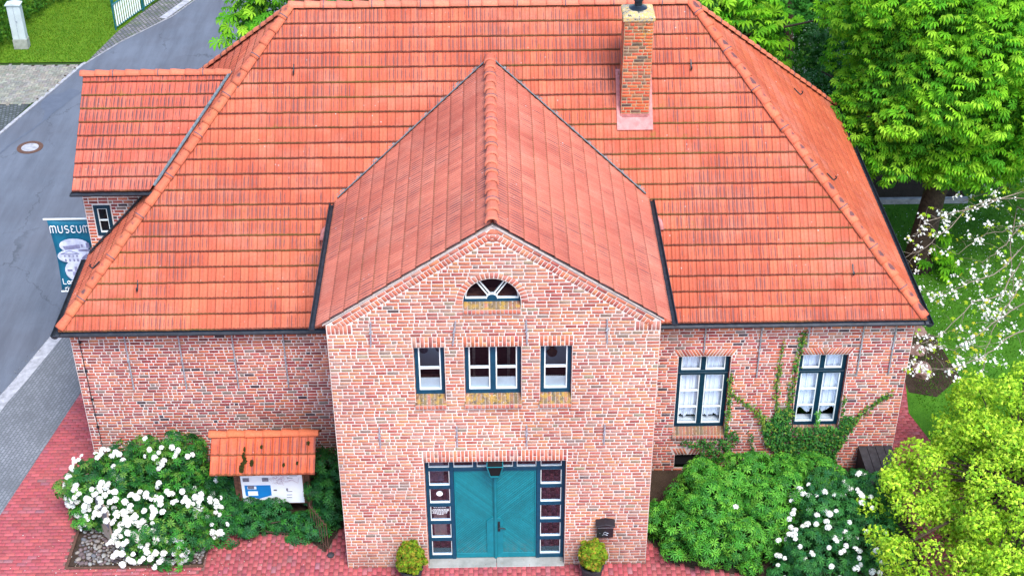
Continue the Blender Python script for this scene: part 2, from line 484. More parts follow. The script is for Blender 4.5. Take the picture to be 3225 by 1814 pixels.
class BW:
    """brick wall builder in a plane frame: origin o, axes u, v, outward normal n"""
    def __init__(s, o, u, v, n):
        s.o, s.u, s.v, s.n = [np.array(a, float) for a in (o, u, v, n)]
        s.V = []; s.F = []; s.Cc = []; s.L = []
    def P(s, a, b, h=0.0): return s.o + s.u*a + s.v*b + s.n*h
    def frame(s, o, u, v, n):
        s.o, s.u, s.v, s.n = [np.array(a, float) for a in (o, u, v, n)]
    def brick(s, pts, h=0.008, col=None, lich=0.0, pal='front', inset=0.006, base=-0.004):
        """pts 4 corners (u,v) ccw; bevelled face"""
        p = np.array(pts, float); c = p.mean(0)
        if col is None: col = pick(pal)
        q = []
        ctr = c
        for i in range(4):
            a = p[i]; e1 = p[(i+1) % 4] - a; e2 = p[i-1] - a
            e1 = e1 / (np.linalg.norm(e1) + 1e-9); e2 = e2 / (np.linalg.norm(e2) + 1e-9)
            q.append(a + (e1 + e2) * inset * rng.uniform(0.7, 1.6))
        hh = h * rng.uniform(0.75, 1.25)
        b0 = len(s.V)
        for a in p: s.V.append(s.P(a[0], a[1], base))
        for a in q: s.V.append(s.P(a[0], a[1], hh))
        s.F += [(b0+4, b0+5, b0+6, b0+7)] + [(b0+i, b0+(i+1) % 4, b0+4+(i+1) % 4, b0+4+i) for i in range(4)]
        s.Cc += [col]*8; s.L += [lich]*8
    def back(s, poly, h=0.0, col=MORTAR, lich=0.0):
        """mortar polygon(s): quads only, list of 4 (u,v)"""
        b0 = len(s.V)
        for a in poly: s.V.append(s.P(a[0], a[1], h))
        s.F.append((b0, b0+1, b0+2, b0+3)); s.Cc += [col]*4; s.L += [lich]*4
    def courses(s, fn, v0, v1, pal='front', ch=0.083, j=0.016, holes=(), L=(0.225, 0.105), pst=0.68, shade=None):
        """fn(vmid) -> (u0,u1) ; holes: list of (u0,u1,v0,v1) or callables"""
        k0 = math.floor(v0 / ch + 1e-6)
        k = k0
        while k * ch < v1 - 0.02:
            za = max(v0, k*ch); zb = min(v1, (k+1)*ch)
            k += 1
            if zb - za < 0.03: continue
            vm = (za+zb)/2
            r = fn(vm)
            if r is None: continue
            ivs = [r]
            for hfn in holes:
                if callable(hfn):
                    hh = hfn(vm)
                    if hh is None: continue
                    a, b_ = hh
                else:
                    if not (hfn[2] - 0.02 < vm < hfn[3] + 0.02): continue
                    a, b_ = hfn[0], hfn[1]
                nv = []
                for x0, x1 in ivs:
                    if b_ <= x0 or a >= x1: nv.append((x0, x1)); continue
                    if a > x0: nv.append((x0, a))
                    if b_ < x1: nv.append((b_, x1))
                ivs = nv
            for x0, x1 in ivs:
                if x1 - x0 < 0.03: continue
                x = x0
                first = True
                while x < x1 - 0.02:
                    l = L[0] if rng.random() < pst else L[1]
                    l *= rng.uniform(0.93, 1.08)
                    if first:
                        l *= rng.choice([0.5, 0.75, 1.0]); first = False
                    rem = x1 - x
                    if rem < l + 0.07: l = min(rem, L[0] * 1.25) if rem < L[0]*1.25 else rem * 0.5
                    wv = rng.uniform(-0.0012, 0.0012)
                    a, b_ = x + j/2, x + l - j/2
                    if b_ - a > 0.02:
                        za_, zb_ = za + j/2 + wv, zb - j/2 + wv
                        col = None
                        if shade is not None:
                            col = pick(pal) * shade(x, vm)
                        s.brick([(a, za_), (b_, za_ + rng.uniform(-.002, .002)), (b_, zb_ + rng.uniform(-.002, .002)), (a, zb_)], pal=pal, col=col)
                    x += l
    def soldier(s, u0, u1, v0, v1, pal='red', wd=0.078, split=True, lich=0.0):
        n = max(1, round((u1-u0)/wd)); d = (u1-u0)/n; j = 0.006
        for i in range(n):
            a, b_ = u0 + i*d + j, u0 + (i+1)*d - j
            if split and i % 2 == 1:
                m = v0 + (v1-v0)*0.42
                s.brick([(a, v0+j), (b_, v0+j), (b_, m-j), (a, m-j)], pal=pal, lich=lich)
                s.brick([(a, m+j), (b_, m+j), (b_, v1-j), (a, v1-j)], pal=pal, lich=lich)
            else:
                s.brick([(a, v0+j), (b_, v0+j), (b_, v1-j), (a, v1-j)], pal=pal, lich=lich)
    def build(s, name, mat, parent=None):
        me = np_mesh(name, s.V, s.F, np.array(s.Cc), lich=s.L)
        return link(name, me, mat, parent)

def tile_plane(name, o, u, v, W, Ln, tw, ga, clips, mat, parent, amp=0.013, step=0.032, off=0.0, chan=2, ns=8, fn=None):
    """interlocking tiles on a plane; clips: list of (co, no) removing the side no points to"""
    o, u, v = [np.array(a, float) for a in (o, u, v)]
    n = np.cross(u, v)
    nc = int(math.ceil(W / tw)); nr = int(math.ceil(Ln / ga))
    us = np.arange(0, nc*ns + 1) / ns
    pr = amp * np.abs(np.sin(np.pi * chan * us)) ** 0.8
    pr = amp - pr
    pr = pr + 0.35 * amp * (np.abs((us % 1.0)) < 1e-6)
    V = []; UV = []; F = []
    m = len(us)
    for r_ in range(nr):
        v0 = r_*ga; v1 = min((r_+1)*ga, Ln)
        jit = rng.uniform(-0.004, 0.004, nc)[np.minimum((us).astype(int), nc-1)]
        for vv, h, fv in ((v0-0.012, np.full(m, -0.02), 0.0), (v0-0.012, step + pr, 0.004), (v0+0.012, step + pr, 0.07), (v1+0.002, 0.0 + pr, 0.9995)):
            base = o[None] + np.outer(us*tw, u) + (vv + jit)[:, None]*v[None] + np.outer(h + off, n)
            V.append(base)
            UV.append(np.stack([us, np.full(m, r_ + fv)], 1))
        b0 = r_*4*m
        for q in range(3):
            i = np.arange(m-1)
            a = b0 + q*m + i
            F.append(np.stack([a, a+1, a+m+1, a+m], 1))
    V = np.concatenate(V); UV = np.concatenate(UV); F = np.concatenate(F)
    me = np_mesh(name, V, F, uv=UV)
    bm = bmesh.new(); bm.from_mesh(me)
    for co, no in clips:
        bmesh.ops.bisect_plane(bm, geom=bm.verts[:] + bm.edges[:] + bm.faces[:], plane_co=co, plane_no=no, clear_outer=True)
    if fn:
        kill = [f for f in bm.faces if fn(f.calc_center_median())]
        bmesh.ops.delete(bm, geom=kill, context='FACES')
    bm.to_mesh(me); bm.free()
    for p in me.polygons: p.use_smooth = False
    return link(name, me, mat, parent)

def cap_line(name, p0, p1, r, seg, parent, colr=(0.50, 0.135, 0.07), dark=0.0, strap=3, strap_par=None, k=9, lo=0.86):
    """half-round ridge tiles from p0 (low) to p1"""
    p0, p1 = np.array(p0, float), np.array(p1, float)
    d = p1 - p0; Lt = np.linalg.norm(d); d /= Lt
    side = np.cross(d, (0, 0, 1)); side /= np.linalg.norm(side)
    upv = np.cross(side, d)
    n = max(1, round(Lt / seg)); s_ = Lt / n
    V = []; F = []; Cc = []; Lc = []
    T = []; TF = []
    for i in range(n):
        a = p0 + d*(i*s_ - 0.03); b_ = p0 + d*((i+1)*s_)
        jit = rng.uniform(-0.012, 0.012)
        col = np.array(colr) * rng.uniform(0.88, 1.14) * (1 + rng.uniform(-.05, .05, 3))
        b0 = len(V)
        mid = (a + b_)/2
        lvl = [(a, r - 0.03, 0.0, .1), (a, r, 0.0, .1), (a + d*0.07, r, 0.0, .25), (mid, r*(1+lo)/2, -0.006, 1.0), (b_ - d*.04, r*lo, -0.012, .5), (b_, r*lo, -0.012, .1)]
        pd_ = dark * rng.uniform(.75, 1.25)
        for c, rr, dz, lw in lvl:
            for q in range(k):
                t = -0.12 + (math.pi + 0.24) * q / (k-1)
                V.append(c + side*(math.cos(t)*rr*1.08 + jit) + upv*(math.sin(t)*rr*0.85 + dz))
                Cc.append(col); Lc.append(pd_ * lw * math.exp(-((t-1.5)/.9)**2))
        for l in range(5):
            for q in range(k-1):
                x = b0 + l*k + q
                F.append((x, x+1, x+k+1, x+k))
        if strap and i % strap == strap - 1:
            c = a + d*0.06
            tb = len(V)
            for cc, rr in ((c, r+0.001), (c, r + 0.007), (c + d*0.022, r + 0.007), (c + d*0.022, r+0.001)):
                for q in range(k):
                    t = -0.2 + (math.pi + 0.4) * q / (k-1)
                    V.append(cc + side*(math.cos(t)*rr*1.08 + jit) + upv*(math.sin(t)*rr*0.85)); Cc.append((.12, .085, .10)); Lc.append(0)
            for l in range(3):
                for q in range(k-1):
                    x = tb + l*k + q
                    F.append((x, x+1, x+k+1, x+k))
    o = link(name, np_mesh(name, V, F, np.array(Cc), lich=Lc, smooth=False), "ridge_tile", parent)
    return o

# ================================================================ BUILDING
PYW = 3.017                       # main front wall plane
XW = 9.30                         # half width
YB = 2*7.848 - 2.817              # rear eave
ZE, ZR, YR = 4.539, 9.796, 7.848
SM = (ZR - ZE) / (YR - 2.817)
XRL, XRR = -4.446, 4.526
XE = 9.42
SL = (ZR - ZE) / (XRL + XE)
SR = (ZR - ZE) / (XE - XRR)
SP = (8.93 - 6.61) / 3.42         # porch slope
bld = thing("museum_building", (0, PYW, 0), "red brick museum with steep hipped orange tile roof and tall gabled entrance porch", "building")

# --- porch front wall -------------------------------------------------
wb = BW((0, 0, 0), (1, 0, 0), (0, 0, 1), (0, -1, 0))
HW, HA, HE = 3.25, 8.83, 6.63
spw = (HA - HE) / HW
ins = 0.30                      # vertical offset of inner verge line
def front_out(z):
    if z <= HE - ins: return (-HW, HW)
    x = (HA - ins - z) / spw
    return (-min(x, HW), min(x, HW)) if x > 0.02 else None
DX0, DX1, DZ = -1.49, 1.47, 3.09
UW = [(-1.585, -0.975), (-0.59, 0.54), (0.91, 1.54)]
UZ0, UZ1 = 4.80, 6.05
FC, FR = (-0.025, 7.10), 0.555
def arch_hole(z):
    if z < 6.86 or z > FC[1] + FR + 0.142: return None
    if z < 7.10: return (FC[0]-FR, FC[0]+FR)
    x = math.sqrt(max(0, (FR+0.142)**2 - (z-FC[1])**2))
    return (FC[0]-x, FC[0]+x)
holes = [(DX0, DX1, 0, DZ), (DX0-0.02, DX1+0.02, DZ, 3.40), arch_hole, (-HW, -HW+0.5, 6.41, 6.63), (HW-0.5, HW, 6.41, 6.63)]
for a, b_ in UW:
    holes.append((a, b_, 4.56, UZ1)); holes.append((a-0.02, b_+0.02, UZ1, 6.31))
wb.courses(front_out, 0.0, HA-ins+0.0, 'front', holes=holes)
wb.brick([(-.14, 8.645), (.14, 8.645), (.03, 8.765), (-.03, 8.765)], pal='red')
for x0_, x1_, z0_, z1_ in ((-.10, .10, 8.49, 8.55), (-.05, .05, 8.56, 8.63)): wb.brick([(x0_, z0_), (x1_, z0_), (x1_, z1_), (x0_, z1_)], pal='red')
wb.soldier(-HW+0.01, -HW+0.49, 6.395, 6.62, 'red', split=False); wb.soldier(HW-0.49, HW-0.01, 6.395, 6.62, 'red', split=False)
# verge bands: header row and a stretcher row following the slope
for sg in (-1, 1):
    ca, sa = math.cos(math.atan(spw)), math.sin(math.atan(spw))
    Ls = HW / ca
    def sp_(t, off):      # t along slope from eave, off = distance below verge line
        return (sg*(HW - t*ca - off*sa), HE + t*sa - off*ca)
    n = int(Ls / 0.082)
    for i in range(1, n):
        t0, t1 = i*Ls/n + 0.006, (i+1)*Ls/n - 0.006
        pts = [sp_(t0, 0.232), sp_(t1, 0.232), sp_(t1, 0.102), sp_(t0, 0.102)]
        if sg*pts[1][0] < 0.0:
            continue
        pts = [(sg*max(0.004, sg*px_), pz_) for px_, pz_ in pts]
        if sg > 0: pts = pts[::-1]
        wb.brick(pts, pal='red')
    t = 0.12
    while t < Ls - 0.05:
        l = min(0.225*rng.uniform(.8, 1.1), Ls - t)
        pts = [sp_(t+.006, 0.090), sp_(t+l-.006, 0.090), sp_(t+l-.006, 0.018), sp_(t+.006, 0.018)]
        if sg*pts[1][0] > 0.01:
            if sg > 0: pts = pts[::-1]
            wb.brick(pts, pal='red')
        t += l
# arch ring
na = 23
for i in range(na):
    a0 = math.pi * i/na + 0.012; a1 = math.pi*(i+1)/na - 0.012
    q = lambda a, r_: (FC[0] + r_*math.cos(a), FC[1] + r_*math.sin(a))
    wb.brick([q(a0, FR+0.01), q(a0, FR+0.14), q(a1, FR+0.14), q(a1, FR+0.01)], pal='red')
wb.soldier(DX0-0.01, DX1+0.01, DZ, 3.398, 'red')
for a, b_ in UW: wb.soldier(a-0.015, b_+0.015, UZ1, 6.31, 'red')
# mortar backing around the openings
def bk(x0, x1, z0, z1): wb.back([(x0, z0), (x1, z0), (x1, z1), (x0, z1)])
bk(-HW, DX0, 0, DZ); bk(DX1, HW, 0, DZ); bk(-HW, HW, DZ, 4.66)
xs = [-HW] + [v_ for p_ in UW for v_ in p_] + [HW]
for i in range(0, 8, 2): bk(xs[i], xs[i+1], 4.66, UZ1)
bk(-HW, HW, UZ1, 6.60)
zt = lambda x: HA - spw*abs(x)
a, b_ = FC[0]-FR, FC[0]+FR
wb.back([(-HW, 6.60), (a, 6.60), (a, zt(a)), (-HW, HE)])
wb.back([(b_, 6.60), (HW, 6.60), (HW, HE), (b_, zt(b_))])
bk(a, b_, 6.60, 6.97)
nn = 24
for i in range(nn):
    t0 = math.pi - math.pi*i/nn; t1 = math.pi - math.pi*(i+1)/nn
    x0, x1 = FC[0] + FR*math.cos(t0), FC[0] + FR*math.cos(t1)
    wb.back([(x0, FC[1] + FR*math.sin(t0)), (x1, FC[1] + FR*math.sin(t1)), (x1, zt(x1)), (x0, zt(x0))])
# reveals
def reveal(fr, x0, x1, z0, z1, d, pal='front', top=True, bot=False, o=(0, 0, 0), side_v=(1, 0, 0)):
    o = np.array(o, float)
    for x, nrm, ui in ((x0, (1, 0, 0), (0, -1, 0)), (x1, (-1, 0, 0), (0, 1, 0))):
        if ui[1] < 0: fr.frame((x, o[1]+d, 0), (0, -1, 0), (0, 0, 1), nrm)
        else: fr.frame((x, o[1], 0), (0, 1, 0), (0, 0, 1), nrm)
        fr.back([(0, z0), (d, z0), (d, z1), (0, z1)])
        fr.courses(lambda z: (0, d), z0, z1, pal, L=(0.2, 0.105))
    if top:
        fr.frame((x0, o[1]+d, z1), (1, 0, 0), (0, -1, 0), (0, 0, -1))
        fr.back([(0, 0), (x1-x0, 0), (x1-x0, d), (0, d)])
        fr.soldier(0, x1-x0, 0, d, 'red', split=False)
reveal(wb, DX0, DX1, 0, DZ, 0.2)
for a, b_ in UW: reveal(wb, a, b_, UZ0, UZ1, 0.14)
wb.frame((0, 0, 0), (1, 0, 0), (0, 0, 1), (0, -1, 0))
# arch soffit
for i in range(nn):
    t0 = math.pi - math.pi*i/nn; t1 = math.pi - math.pi*(i+1)/nn
    p0 = (FC[0] + FR*math.cos(t0), FC[1] + FR*math.sin(t0)); p1 = (FC[0] + FR*math.cos(t1), FC[1] + FR*math.sin(t1))
    b0 = len(wb.V)
    wb.V += [np.array((p0[0], 0, p0[1])), np.array((p1[0], 0, p1[1])), np.array((p1[0], 0.15, p1[1])), np.array((p0[0], 0.15, p0[1]))]
    wb.F.append((b0, b0+1, b0+2, b0+3)); wb.Cc += [(0.36, 0.2, 0.17)]*4; wb.L += [0]*4
# porch side walls
for sg in (-1, 1):
    if sg < 0: wb.frame((-HW, 6.0, 0), (0, -1, 0), (0, 0, 1), (-1, 0, 0))
    else: wb.frame((HW, 0, 0), (0, 1, 0), (0, 0, 1), (1, 0, 0))
    wb.back([(0, 0), (6, 0), (6, 6.6), (0, 6.6)])
    wb.courses((lambda z: (max(0, 6-PYW-max(0, (z-4.5))*0.9), 6)) if sg < 0 else (lambda z: (0, min(6, PYW+max(0, (z-4.5))*0.9+.2))), 0, 6.58, 'front')
porch_wall = wb.build("porch_wall", "brick_front", bld)

# sloping lichen sills (rowlock)
def sill(x0, x1, yf, zt_, y2, zb, name="window_sill", par=None, lich=1.0, pal='sill'):
    s = BW((0, 0, 0), (1, 0, 0), (0, 0, 1), (0, -1, 0))
    d = np.array((0, y2 - yf, zt_ - zb)); Lq = np.linalg.norm(d); d /= Lq
    nrm = np.cross((1, 0, 0), d)
    s.frame((0, yf, zb), (1, 0, 0), d, nrm)
    s.back([(x0, 0), (x1, 0), (x1, Lq), (x0, Lq)], lich=1.0, col=(0.26, 0.21, 0.17))
    s.soldier(x0, x1, 0, Lq, pal, 0.08, False, lich)
    s.frame((0, yf, zb-0.11), (1, 0, 0), (0, 0, 1), (0, -1, 0))
    s.back([(x0, 0), (x1, 0), (x1, 0.11), (x0, 0.11)], col=(0.42, 0.34, 0.32), lich=.4)
    s.soldier(x0, x1, 0, 0.11, 'red', 0.08, False, 0.25)
    for x in (x0, x1):
        b0 = len(s.V)
        s.V += [np.array((x, yf, zb-0.11)), np.array((x, 0.02 + (yf > 1)*PYW, zb-0.11)), np.array((x, y2, zt_)), np.array((x, yf, zb))]
        s.F.append((b0, b0+1, b0+2, b0+3)); s.Cc += [(0.2, 0.12, 0.09)]*4; s.L += [0.5]*4
    return s.build(name, "brick_lichen", par)

# --- windows ----------------------------------------------------------
def rect_frame(mb, x0, x1, z0, z1, y0, y1, t, tb=None, tt=None):
    tb = t if tb is None else tb; tt = t if tt is None else tt
    mb.box(x0, x0+t, y0, y1, z0, z1); mb.box(x1-t, x1, y0, y1, z0, z1)
    mb.box(x0+t, x1-t, y0, y1, z0, z0+tb); mb.box(x0+t, x1-t, y0, y1, z1-tt, z1)
    return mb
def pane(x0, x1, z0, z1, y, par):
    return MB().box(x0, x1, y, y+0.006, z0, z1).build("pane", "glass", par)

for wi, (x0, x1) in enumerate(UW):
    y0 = 0.12
    mb = rect_frame(MB(), x0, x1, UZ0, UZ1, y0, y0+0.09, 0.085, 0.10, 0.06)
    if wi == 1:
        xm = (x0+x1)/2; mb.box(xm-0.055, xm+0.055, y0-0.004, y0+0.088, UZ0+0.10, UZ1-0.06)
        lights = [(x0+0.085, xm-0.055), (xm+0.055, x1-0.085)]
    else: lights = [(x0+0.085, x1-0.085)]
    lb = ["small two-pane window left of the wide one over the door", "wide four-pane double window over the green door", "small two-pane window right of the wide one over the door"][wi]
    win = mb.build("window", "frame_teal", bld, bevel=0.004)
    win["label"] = lb
    gb = MB()
    for a, b_ in lights:
        rect_frame(gb, a, b_, UZ0+0.10, UZ1-0.06, y0+0.012, y0+0.06, 0.024, 0.028)
        zm = UZ0 + 0.10 + (UZ1-UZ0-0.16)*0.50
        gb.box(a+0.024, b_-0.024, y0+0.008, y0+0.06, zm-0.018, zm+0.018)
        pane(a+0.024, b_-0.024, UZ0+0.128, zm-0.018, y0+0.035, win)
        pane(a+0.024, b_-0.024, zm+0.018, UZ1-0.084, y0+0.035, win)
    gb.build("glazing_bar", "white_paint", win)
    for a, b_ in lights: MB().box(a+.01, b_-.01, y0+0.065, y0+0.075, UZ0+0.10, UZ0+0.36).build("privacy_film", "cabinet_paint", win)
    MB().box(x0+0.02, x1-0.02, y0+0.09, y0+0.42, UZ0+0.06, UZ0+0.10).build("inner_sill", "white_paint", win)
    sill(x0-0.01, x1+0.01, -0.05, UZ0+0.01, 0.13, 4.64, par=win)

# fanlight
fy = 0.12
def arc_band(mb, c, r0, r1, a0, a1, y0, y1, n=24):
    for i in range(n):
        t0 = a0 + (a1-a0)*i/n; t1 = a0 + (a1-a0)*(i+1)/n
        P = lambda r_, t: (c[0] + r_*math.cos(t), y0, c[1] + r_*math.sin(t))
        mb.prism([P(r0, t0), P(r1, t0), P(r1, t1), P(r0, t1)], (0, y1-y0, 0))
    return mb
mb = MB(); arc_band(mb, FC, FR-0.03, FR, 0, math.pi, fy, fy+0.07)
mb.box(FC[0]-FR, FC[0]+FR, fy-0.01, fy+0.07, FC[1]-0.06, FC[1]+0.015)
mb.prism([(FC[0] + 0.10*math.cos(t), fy-0.012, FC[1] + 0.015 + 0.10*math.sin(t)) for t in [math.pi*i/10 for i in range(11)]], (0, 0.07, 0))
fan = mb.build("window", "frame_teal", bld); fan["label"] = "half-round fanlight window high in the gable"
gb = MB(); arc_band(gb, (FC[0], FC[1]+0.015), FR-0.055, FR-0.035, 0.04, math.pi-0.04, fy+0.01, fy+0.055)
arc_band(gb, (FC[0], FC[1]+0.015), 0.10, 0.118, 0, math.pi, fy-0.006, fy+0.05, 10)
for s_ in (-1, 1):
    gb.box(*sorted((FC[0]+s_*0.11, FC[0]+s_*(FR-0.04))), fy+0.005, fy+0.05, FC[1]+0.017, FC[1]+0.037)
    for da in (-0.028, 0.028):
        t = math.pi/2 + s_*0.60
        d = Vector((math.cos(t), 0, math.sin(t))); pr_ = Vector((-math.sin(t), 0, math.cos(t)))
        c0 = Vector((FC[0], fy+0.012, FC[1]+0.015)) + pr_*da
        p0 = c0 + d*0.11; p1 = c0 + d*(FR-0.045)
        gb.prism([p0 - pr_*0.009, p1 - pr_*0.009, p1 + pr_*0.009, p0 + pr_*0.009], (0, 0.04, 0))
gb.build("glazing_bar", "white_paint", fan)
pts = [(FC[0] + (FR-0.04)*math.cos(math.pi*i/20), fy+0.035, FC[1]+0.02 + (FR-0.05)*math.sin(math.pi*i/20)) for i in range(21)]
MB().prism(pts, (0, 0.006, 0)).build("pane", "glass", fan)
MB().box(FC[0]-FR, FC[0]+FR, fy+0.12, fy+0.40, FC[1]-0.02, FC[1]+0.0).build("inner_sill", "wood_brown", fan)
sill(FC[0]-FR+0.005, FC[0]+FR-0.005, -0.04, FC[1]-0.04, 0.12, 6.96, par=fan)

# rooms behind the glass
MBr = MB()
def room(mb, x0, x1, y0, y1, z0, z1):
    # floor, back, sides, ceiling as slabs (open to the front)
    mb.box(x0, x1, y0, y1, z0-0.05, z0); mb.box(x0, x1, y1, y1+0.05, z0, z1)
    mb.box(x0-0.05, x0, y0, y1, z0, z1); mb.box(x1, x1+0.05, y0, y1, z0, z1); mb.box(x0, x1, y0, y1, z1, z1+0.05)
room(MBr, -3.0, 3.0, 0.30, 2.9, 3.55, 6.5); room(MBr, -2.0, 2.0, 0.32, 2.9, 0.02, 3.3)
room(MBr, -1.6, 1.6, 0.30, 2.4, 6.75, 7.7)
MBr.build("room_interior", "room_dark", bld)
# things inside the upper room
d = MB(); d.box(-1.62, -1.0, 1.35, 1.38, 4.55, 5.75); o_ = d.build("display_panel", "paper_white"); tag(o_, "pale display panel with dark round exhibits seen through the left upper window", "display panel")
for cx, cz, rr in ((-1.42, 5.45, .06), (-1.22, 5.43, .05), (-1.46, 5.0, .09), (-1.1, 5.05, .12)):
    MB().tube([(cx, 1.33, cz), (cx, 1.35, cz)], rr, 14).build("exhibit_disc", "ink", o_)
d = MB(); d.box(0.95, 1.5, 1.30, 1.33, 4.6, 5.6); o_ = d.build("display_panel", "paper_white"); tag(o_, "pale display panel with a brown vase seen through the right upper window", "display panel")
MB().lathe([(0.02, 0), (.09, .03), (.11, .1), (.05, .17), (.03, .2), (.05, .23)], (1.2, 1.15, 4.95), 16).build("vase", "wood_brown", o_)
for x_ in (-0.42, 0.30):
    tag(MB().box(x_-0.03, x_+0.03, 1.2, 1.26, 3.6, 6.4).build("wooden_post", "twig"), "thin wooden post inside the room behind the wide upper window", "post", "wooden posts inside the upper room")
tag(MB().box(-1.55, -1.0, 0.75, 1.1, 3.6, 4.55).build("wooden_cabinet", "wood_brown"), "brown cabinet inside behind the small left upper window", "cabinet")
rd = MB()
for i in range(12): rd.box(0.95+i*0.045, 0.985+i*0.045, 1.0, 1.08, 3.75, 4.5)
rd.box(0.95, 1.49, 1.02, 1.06, 3.8, 3.86); rd.box(0.95, 1.49, 1.02, 1.06, 4.4, 4.46)
tag(rd.build("radiator", "white_paint"), "white ribbed radiator inside behind the small right upper window", "radiator")

MB().box(-1.45, -1.12, .75, .80, 1.9, 2.6).build("interior_panel", "ink", bld)
# --- entrance door ----------------------------------------------------
dy = 0.20
b = NB("door_boards", 0.45, 0.35)
p = b.gen_pos(); x_, y_, z_ = b.sep(p)
t = b.math('SUBTRACT', b.math('ABSOLUTE', b.math('SUBTRACT', z_, 1.22)), b.math('ABSOLUTE', x_))
f = b.math('FRACT', b.math('MULTIPLY', t, 1/0.068))
g = b.ramp(b.math('ABSOLUTE', b.math('SUBTRACT', f, 0.5)), [(0.36, 1.0), (0.47, 0.0)])
bn = b.n("ShaderNodeTexWhiteNoise", {"W": b.math('FLOOR', b.math('MULTIPLY', t, 1/0.068))}, noise_dimensions='1D')
c = b.mix(bn, (0.003, 0.155, 0.185), (0.005, 0.20, 0.235))
c = b.mix(1.0, c, b.ramp(b.noise(p, 7, 4, 0.6), [(0.3, 0.88), (0.7, 1.12)]), 'MULTIPLY')
c = b.mix(b.math('MULTIPLY', b.math('SUBTRACT', 1.0, g), .85), c, (0.001, .06, .08))
c = b.mix(b.math('MULTIPLY', b.ramp(z_, [(0.12, 1.0), (0.75, 0.0)]), b.ramp(b.noise(p, 9, 5, 0.7), [(0.42, 0.0), (0.7, 0.75)])), c, (0.10, 0.115, 0.10))
b.col(c); b.bump(g, 0.012, 1.0)
M["door_boards"] = b.m
fr_ = MB()
FX = [-1.49, -0.90, 0.87, 1.47]
zt_, zb_ = 2.99, 0.12
ft = 0.075
fr_.box(FX[0], FX[0]+ft, dy, dy+0.1, zb_, DZ); fr_.box(FX[3]-ft, FX[3], dy, dy+0.1, zb_, DZ)
fr_.box(-0.97, -0.89, dy-0.01, dy+0.1, zb_, DZ); fr_.box(0.86, 0.94, dy-0.01, dy+0.1, zb_, DZ)
fr_.box(FX[0]+ft, -0.97, dy+.002, dy+0.1, zb_, 0.22); fr_.box(0.94, FX[3]-ft, dy+.002, dy+0.1, zb_, 0.22)
fr_.box(FX[0]+ft, -0.97, dy+.002, dy+0.1, 2.97, DZ); fr_.box(0.94, FX[3]-ft, dy+.002, dy+0.1, 2.97, DZ)
fr_.box(-0.89, 0.86, dy-0.006, dy+0.1, 2.66, 2.75); fr_.box(-0.89, 0.86, dy, dy+0.1, 2.97, DZ)
for x_ in (-0.435, 0.405): fr_.box(x_-0.035, x_+0.035, dy-.003, dy+0.1, 2.75, 2.97)
door_frame = fr_.build("door_frame", "frame_teal", bld, bevel=0.004)
gb = MB()
zs = [(0.22, 0.66), (0.74, 1.16), (1.24, 1.67), (1.75, 2.17), (2.25, 2.67), (2.75, 2.97)]
for (a, b_) in ((FX[0]+ft, -0.97), (0.94, FX[3]-ft)):
    for i, (z0, z1) in enumerate(zs):
        if i: MB().box(a, b_, dy+.001, dy+0.1, zs[i-1][1], z0).build("cross_bar", "frame_teal", door_frame)
        rect_frame(gb, a+0.008, b_-0.008, z0+0.005, z1-0.005, dy+0.02, dy+0.07, 0.013)
        pane(a+0.02, b_-0.02, z0+0.02, z1-0.02, dy+0.045, door_frame)
for a, b_ in ((-0.89, -0.47), (-0.40, 0.37), (0.44, 0.86)):
    rect_frame(gb, a+0.006, b_-0.006, 2.755, 2.965, dy+0.02, dy+0.07, 0.013)
    pane(a+0.02, b_-0.02, 2.77, 2.95, dy+0.045, door_frame)
gb.build("glazing_bar", "white_paint", door_frame)
MB().tube([(-1.2, dy+0.04, 2.0), (-1.2, dy+0.046, 2.0)], 0.068, 20).build("round_sticker", "paper_white", door_frame)
nt_ = MB()
for i, (wd_, zz) in enumerate(((.26, 1.60), (.3, 1.545), (.34, 1.51), (.30, 1.475), (.32, 1.44), (.12, 1.40))):
    x = -1.21 - wd_/2
    while x < -1.21 + wd_/2:
        l = random.uniform(.02, .06); nt_.box(x, x+l, dy+0.038, dy+0.042, zz, zz+0.012); x += l + .012
nt_.build("opening_hours_text", "paper_white", door_frame)
MB().box(-1.36, -1.08, 0.5, 0.52, 0.5, 1.3).build("notice_board", "sign_tan", door_frame)
for sgn, (a, b_) in ((-1, (-0.885, -0.055)), (1, (0.015, 0.855))):
    dl = MB().box(a, b_, dy+0.03, dy+0.08, 0.135, 2.655).build("door", "door_boards", bld, bevel=0.003)
    dl["label"] = "left teal door leaf with chevron boards" if sgn < 0 else "right teal door leaf with chevron boards and handle"
    tr = MB()
    tr.box(a, b_, dy+0.012, dy+0.03, 0.135, 0.27)
    e0, e1 = (a, a+0.03) if sgn < 0 else (b_-0.03, b_)
    tr.box(e0, e1, dy+0.014, dy+0.03, 0.27, 2.655)
    i0, i1 = (-0.21, -0.055) if sgn < 0 else (0.015, 0.145)
    tr.prism([(i0, dy+0.008, 0.272), (i1, dy+0.008, 0.272), (i1, dy+0.008, 1.30), ((i0+i1)/2 + .03*sgn*-1, dy+0.008, 1.30), (i0, dy+0.008, 1.22)] if sgn < 0 else
             [(i0, dy+0.008, 0.272), (i1, dy+0.008, 0.272), (i1, dy+0.008, 1.22), (i1-.05, dy+0.008, 1.30), (i0, dy+0.008, 1.30)], (0, 0.022, 0))
    tr.build("door_trim", "door_teal", dl, bevel=0.003)
    if sgn > 0:
        h = MB(); h.box(0.03, 0.08, dy-0.004, dy+0.01, 0.92, 1.2)
        h.tube([(0.055, dy, 1.07), (0.055, dy-0.06, 1.07), (0.17, dy-0.065, 1.06), (0.19, dy-0.05, 1.03)], 0.014, 8)
        h.build("door_handle", "dark_metal", dl)
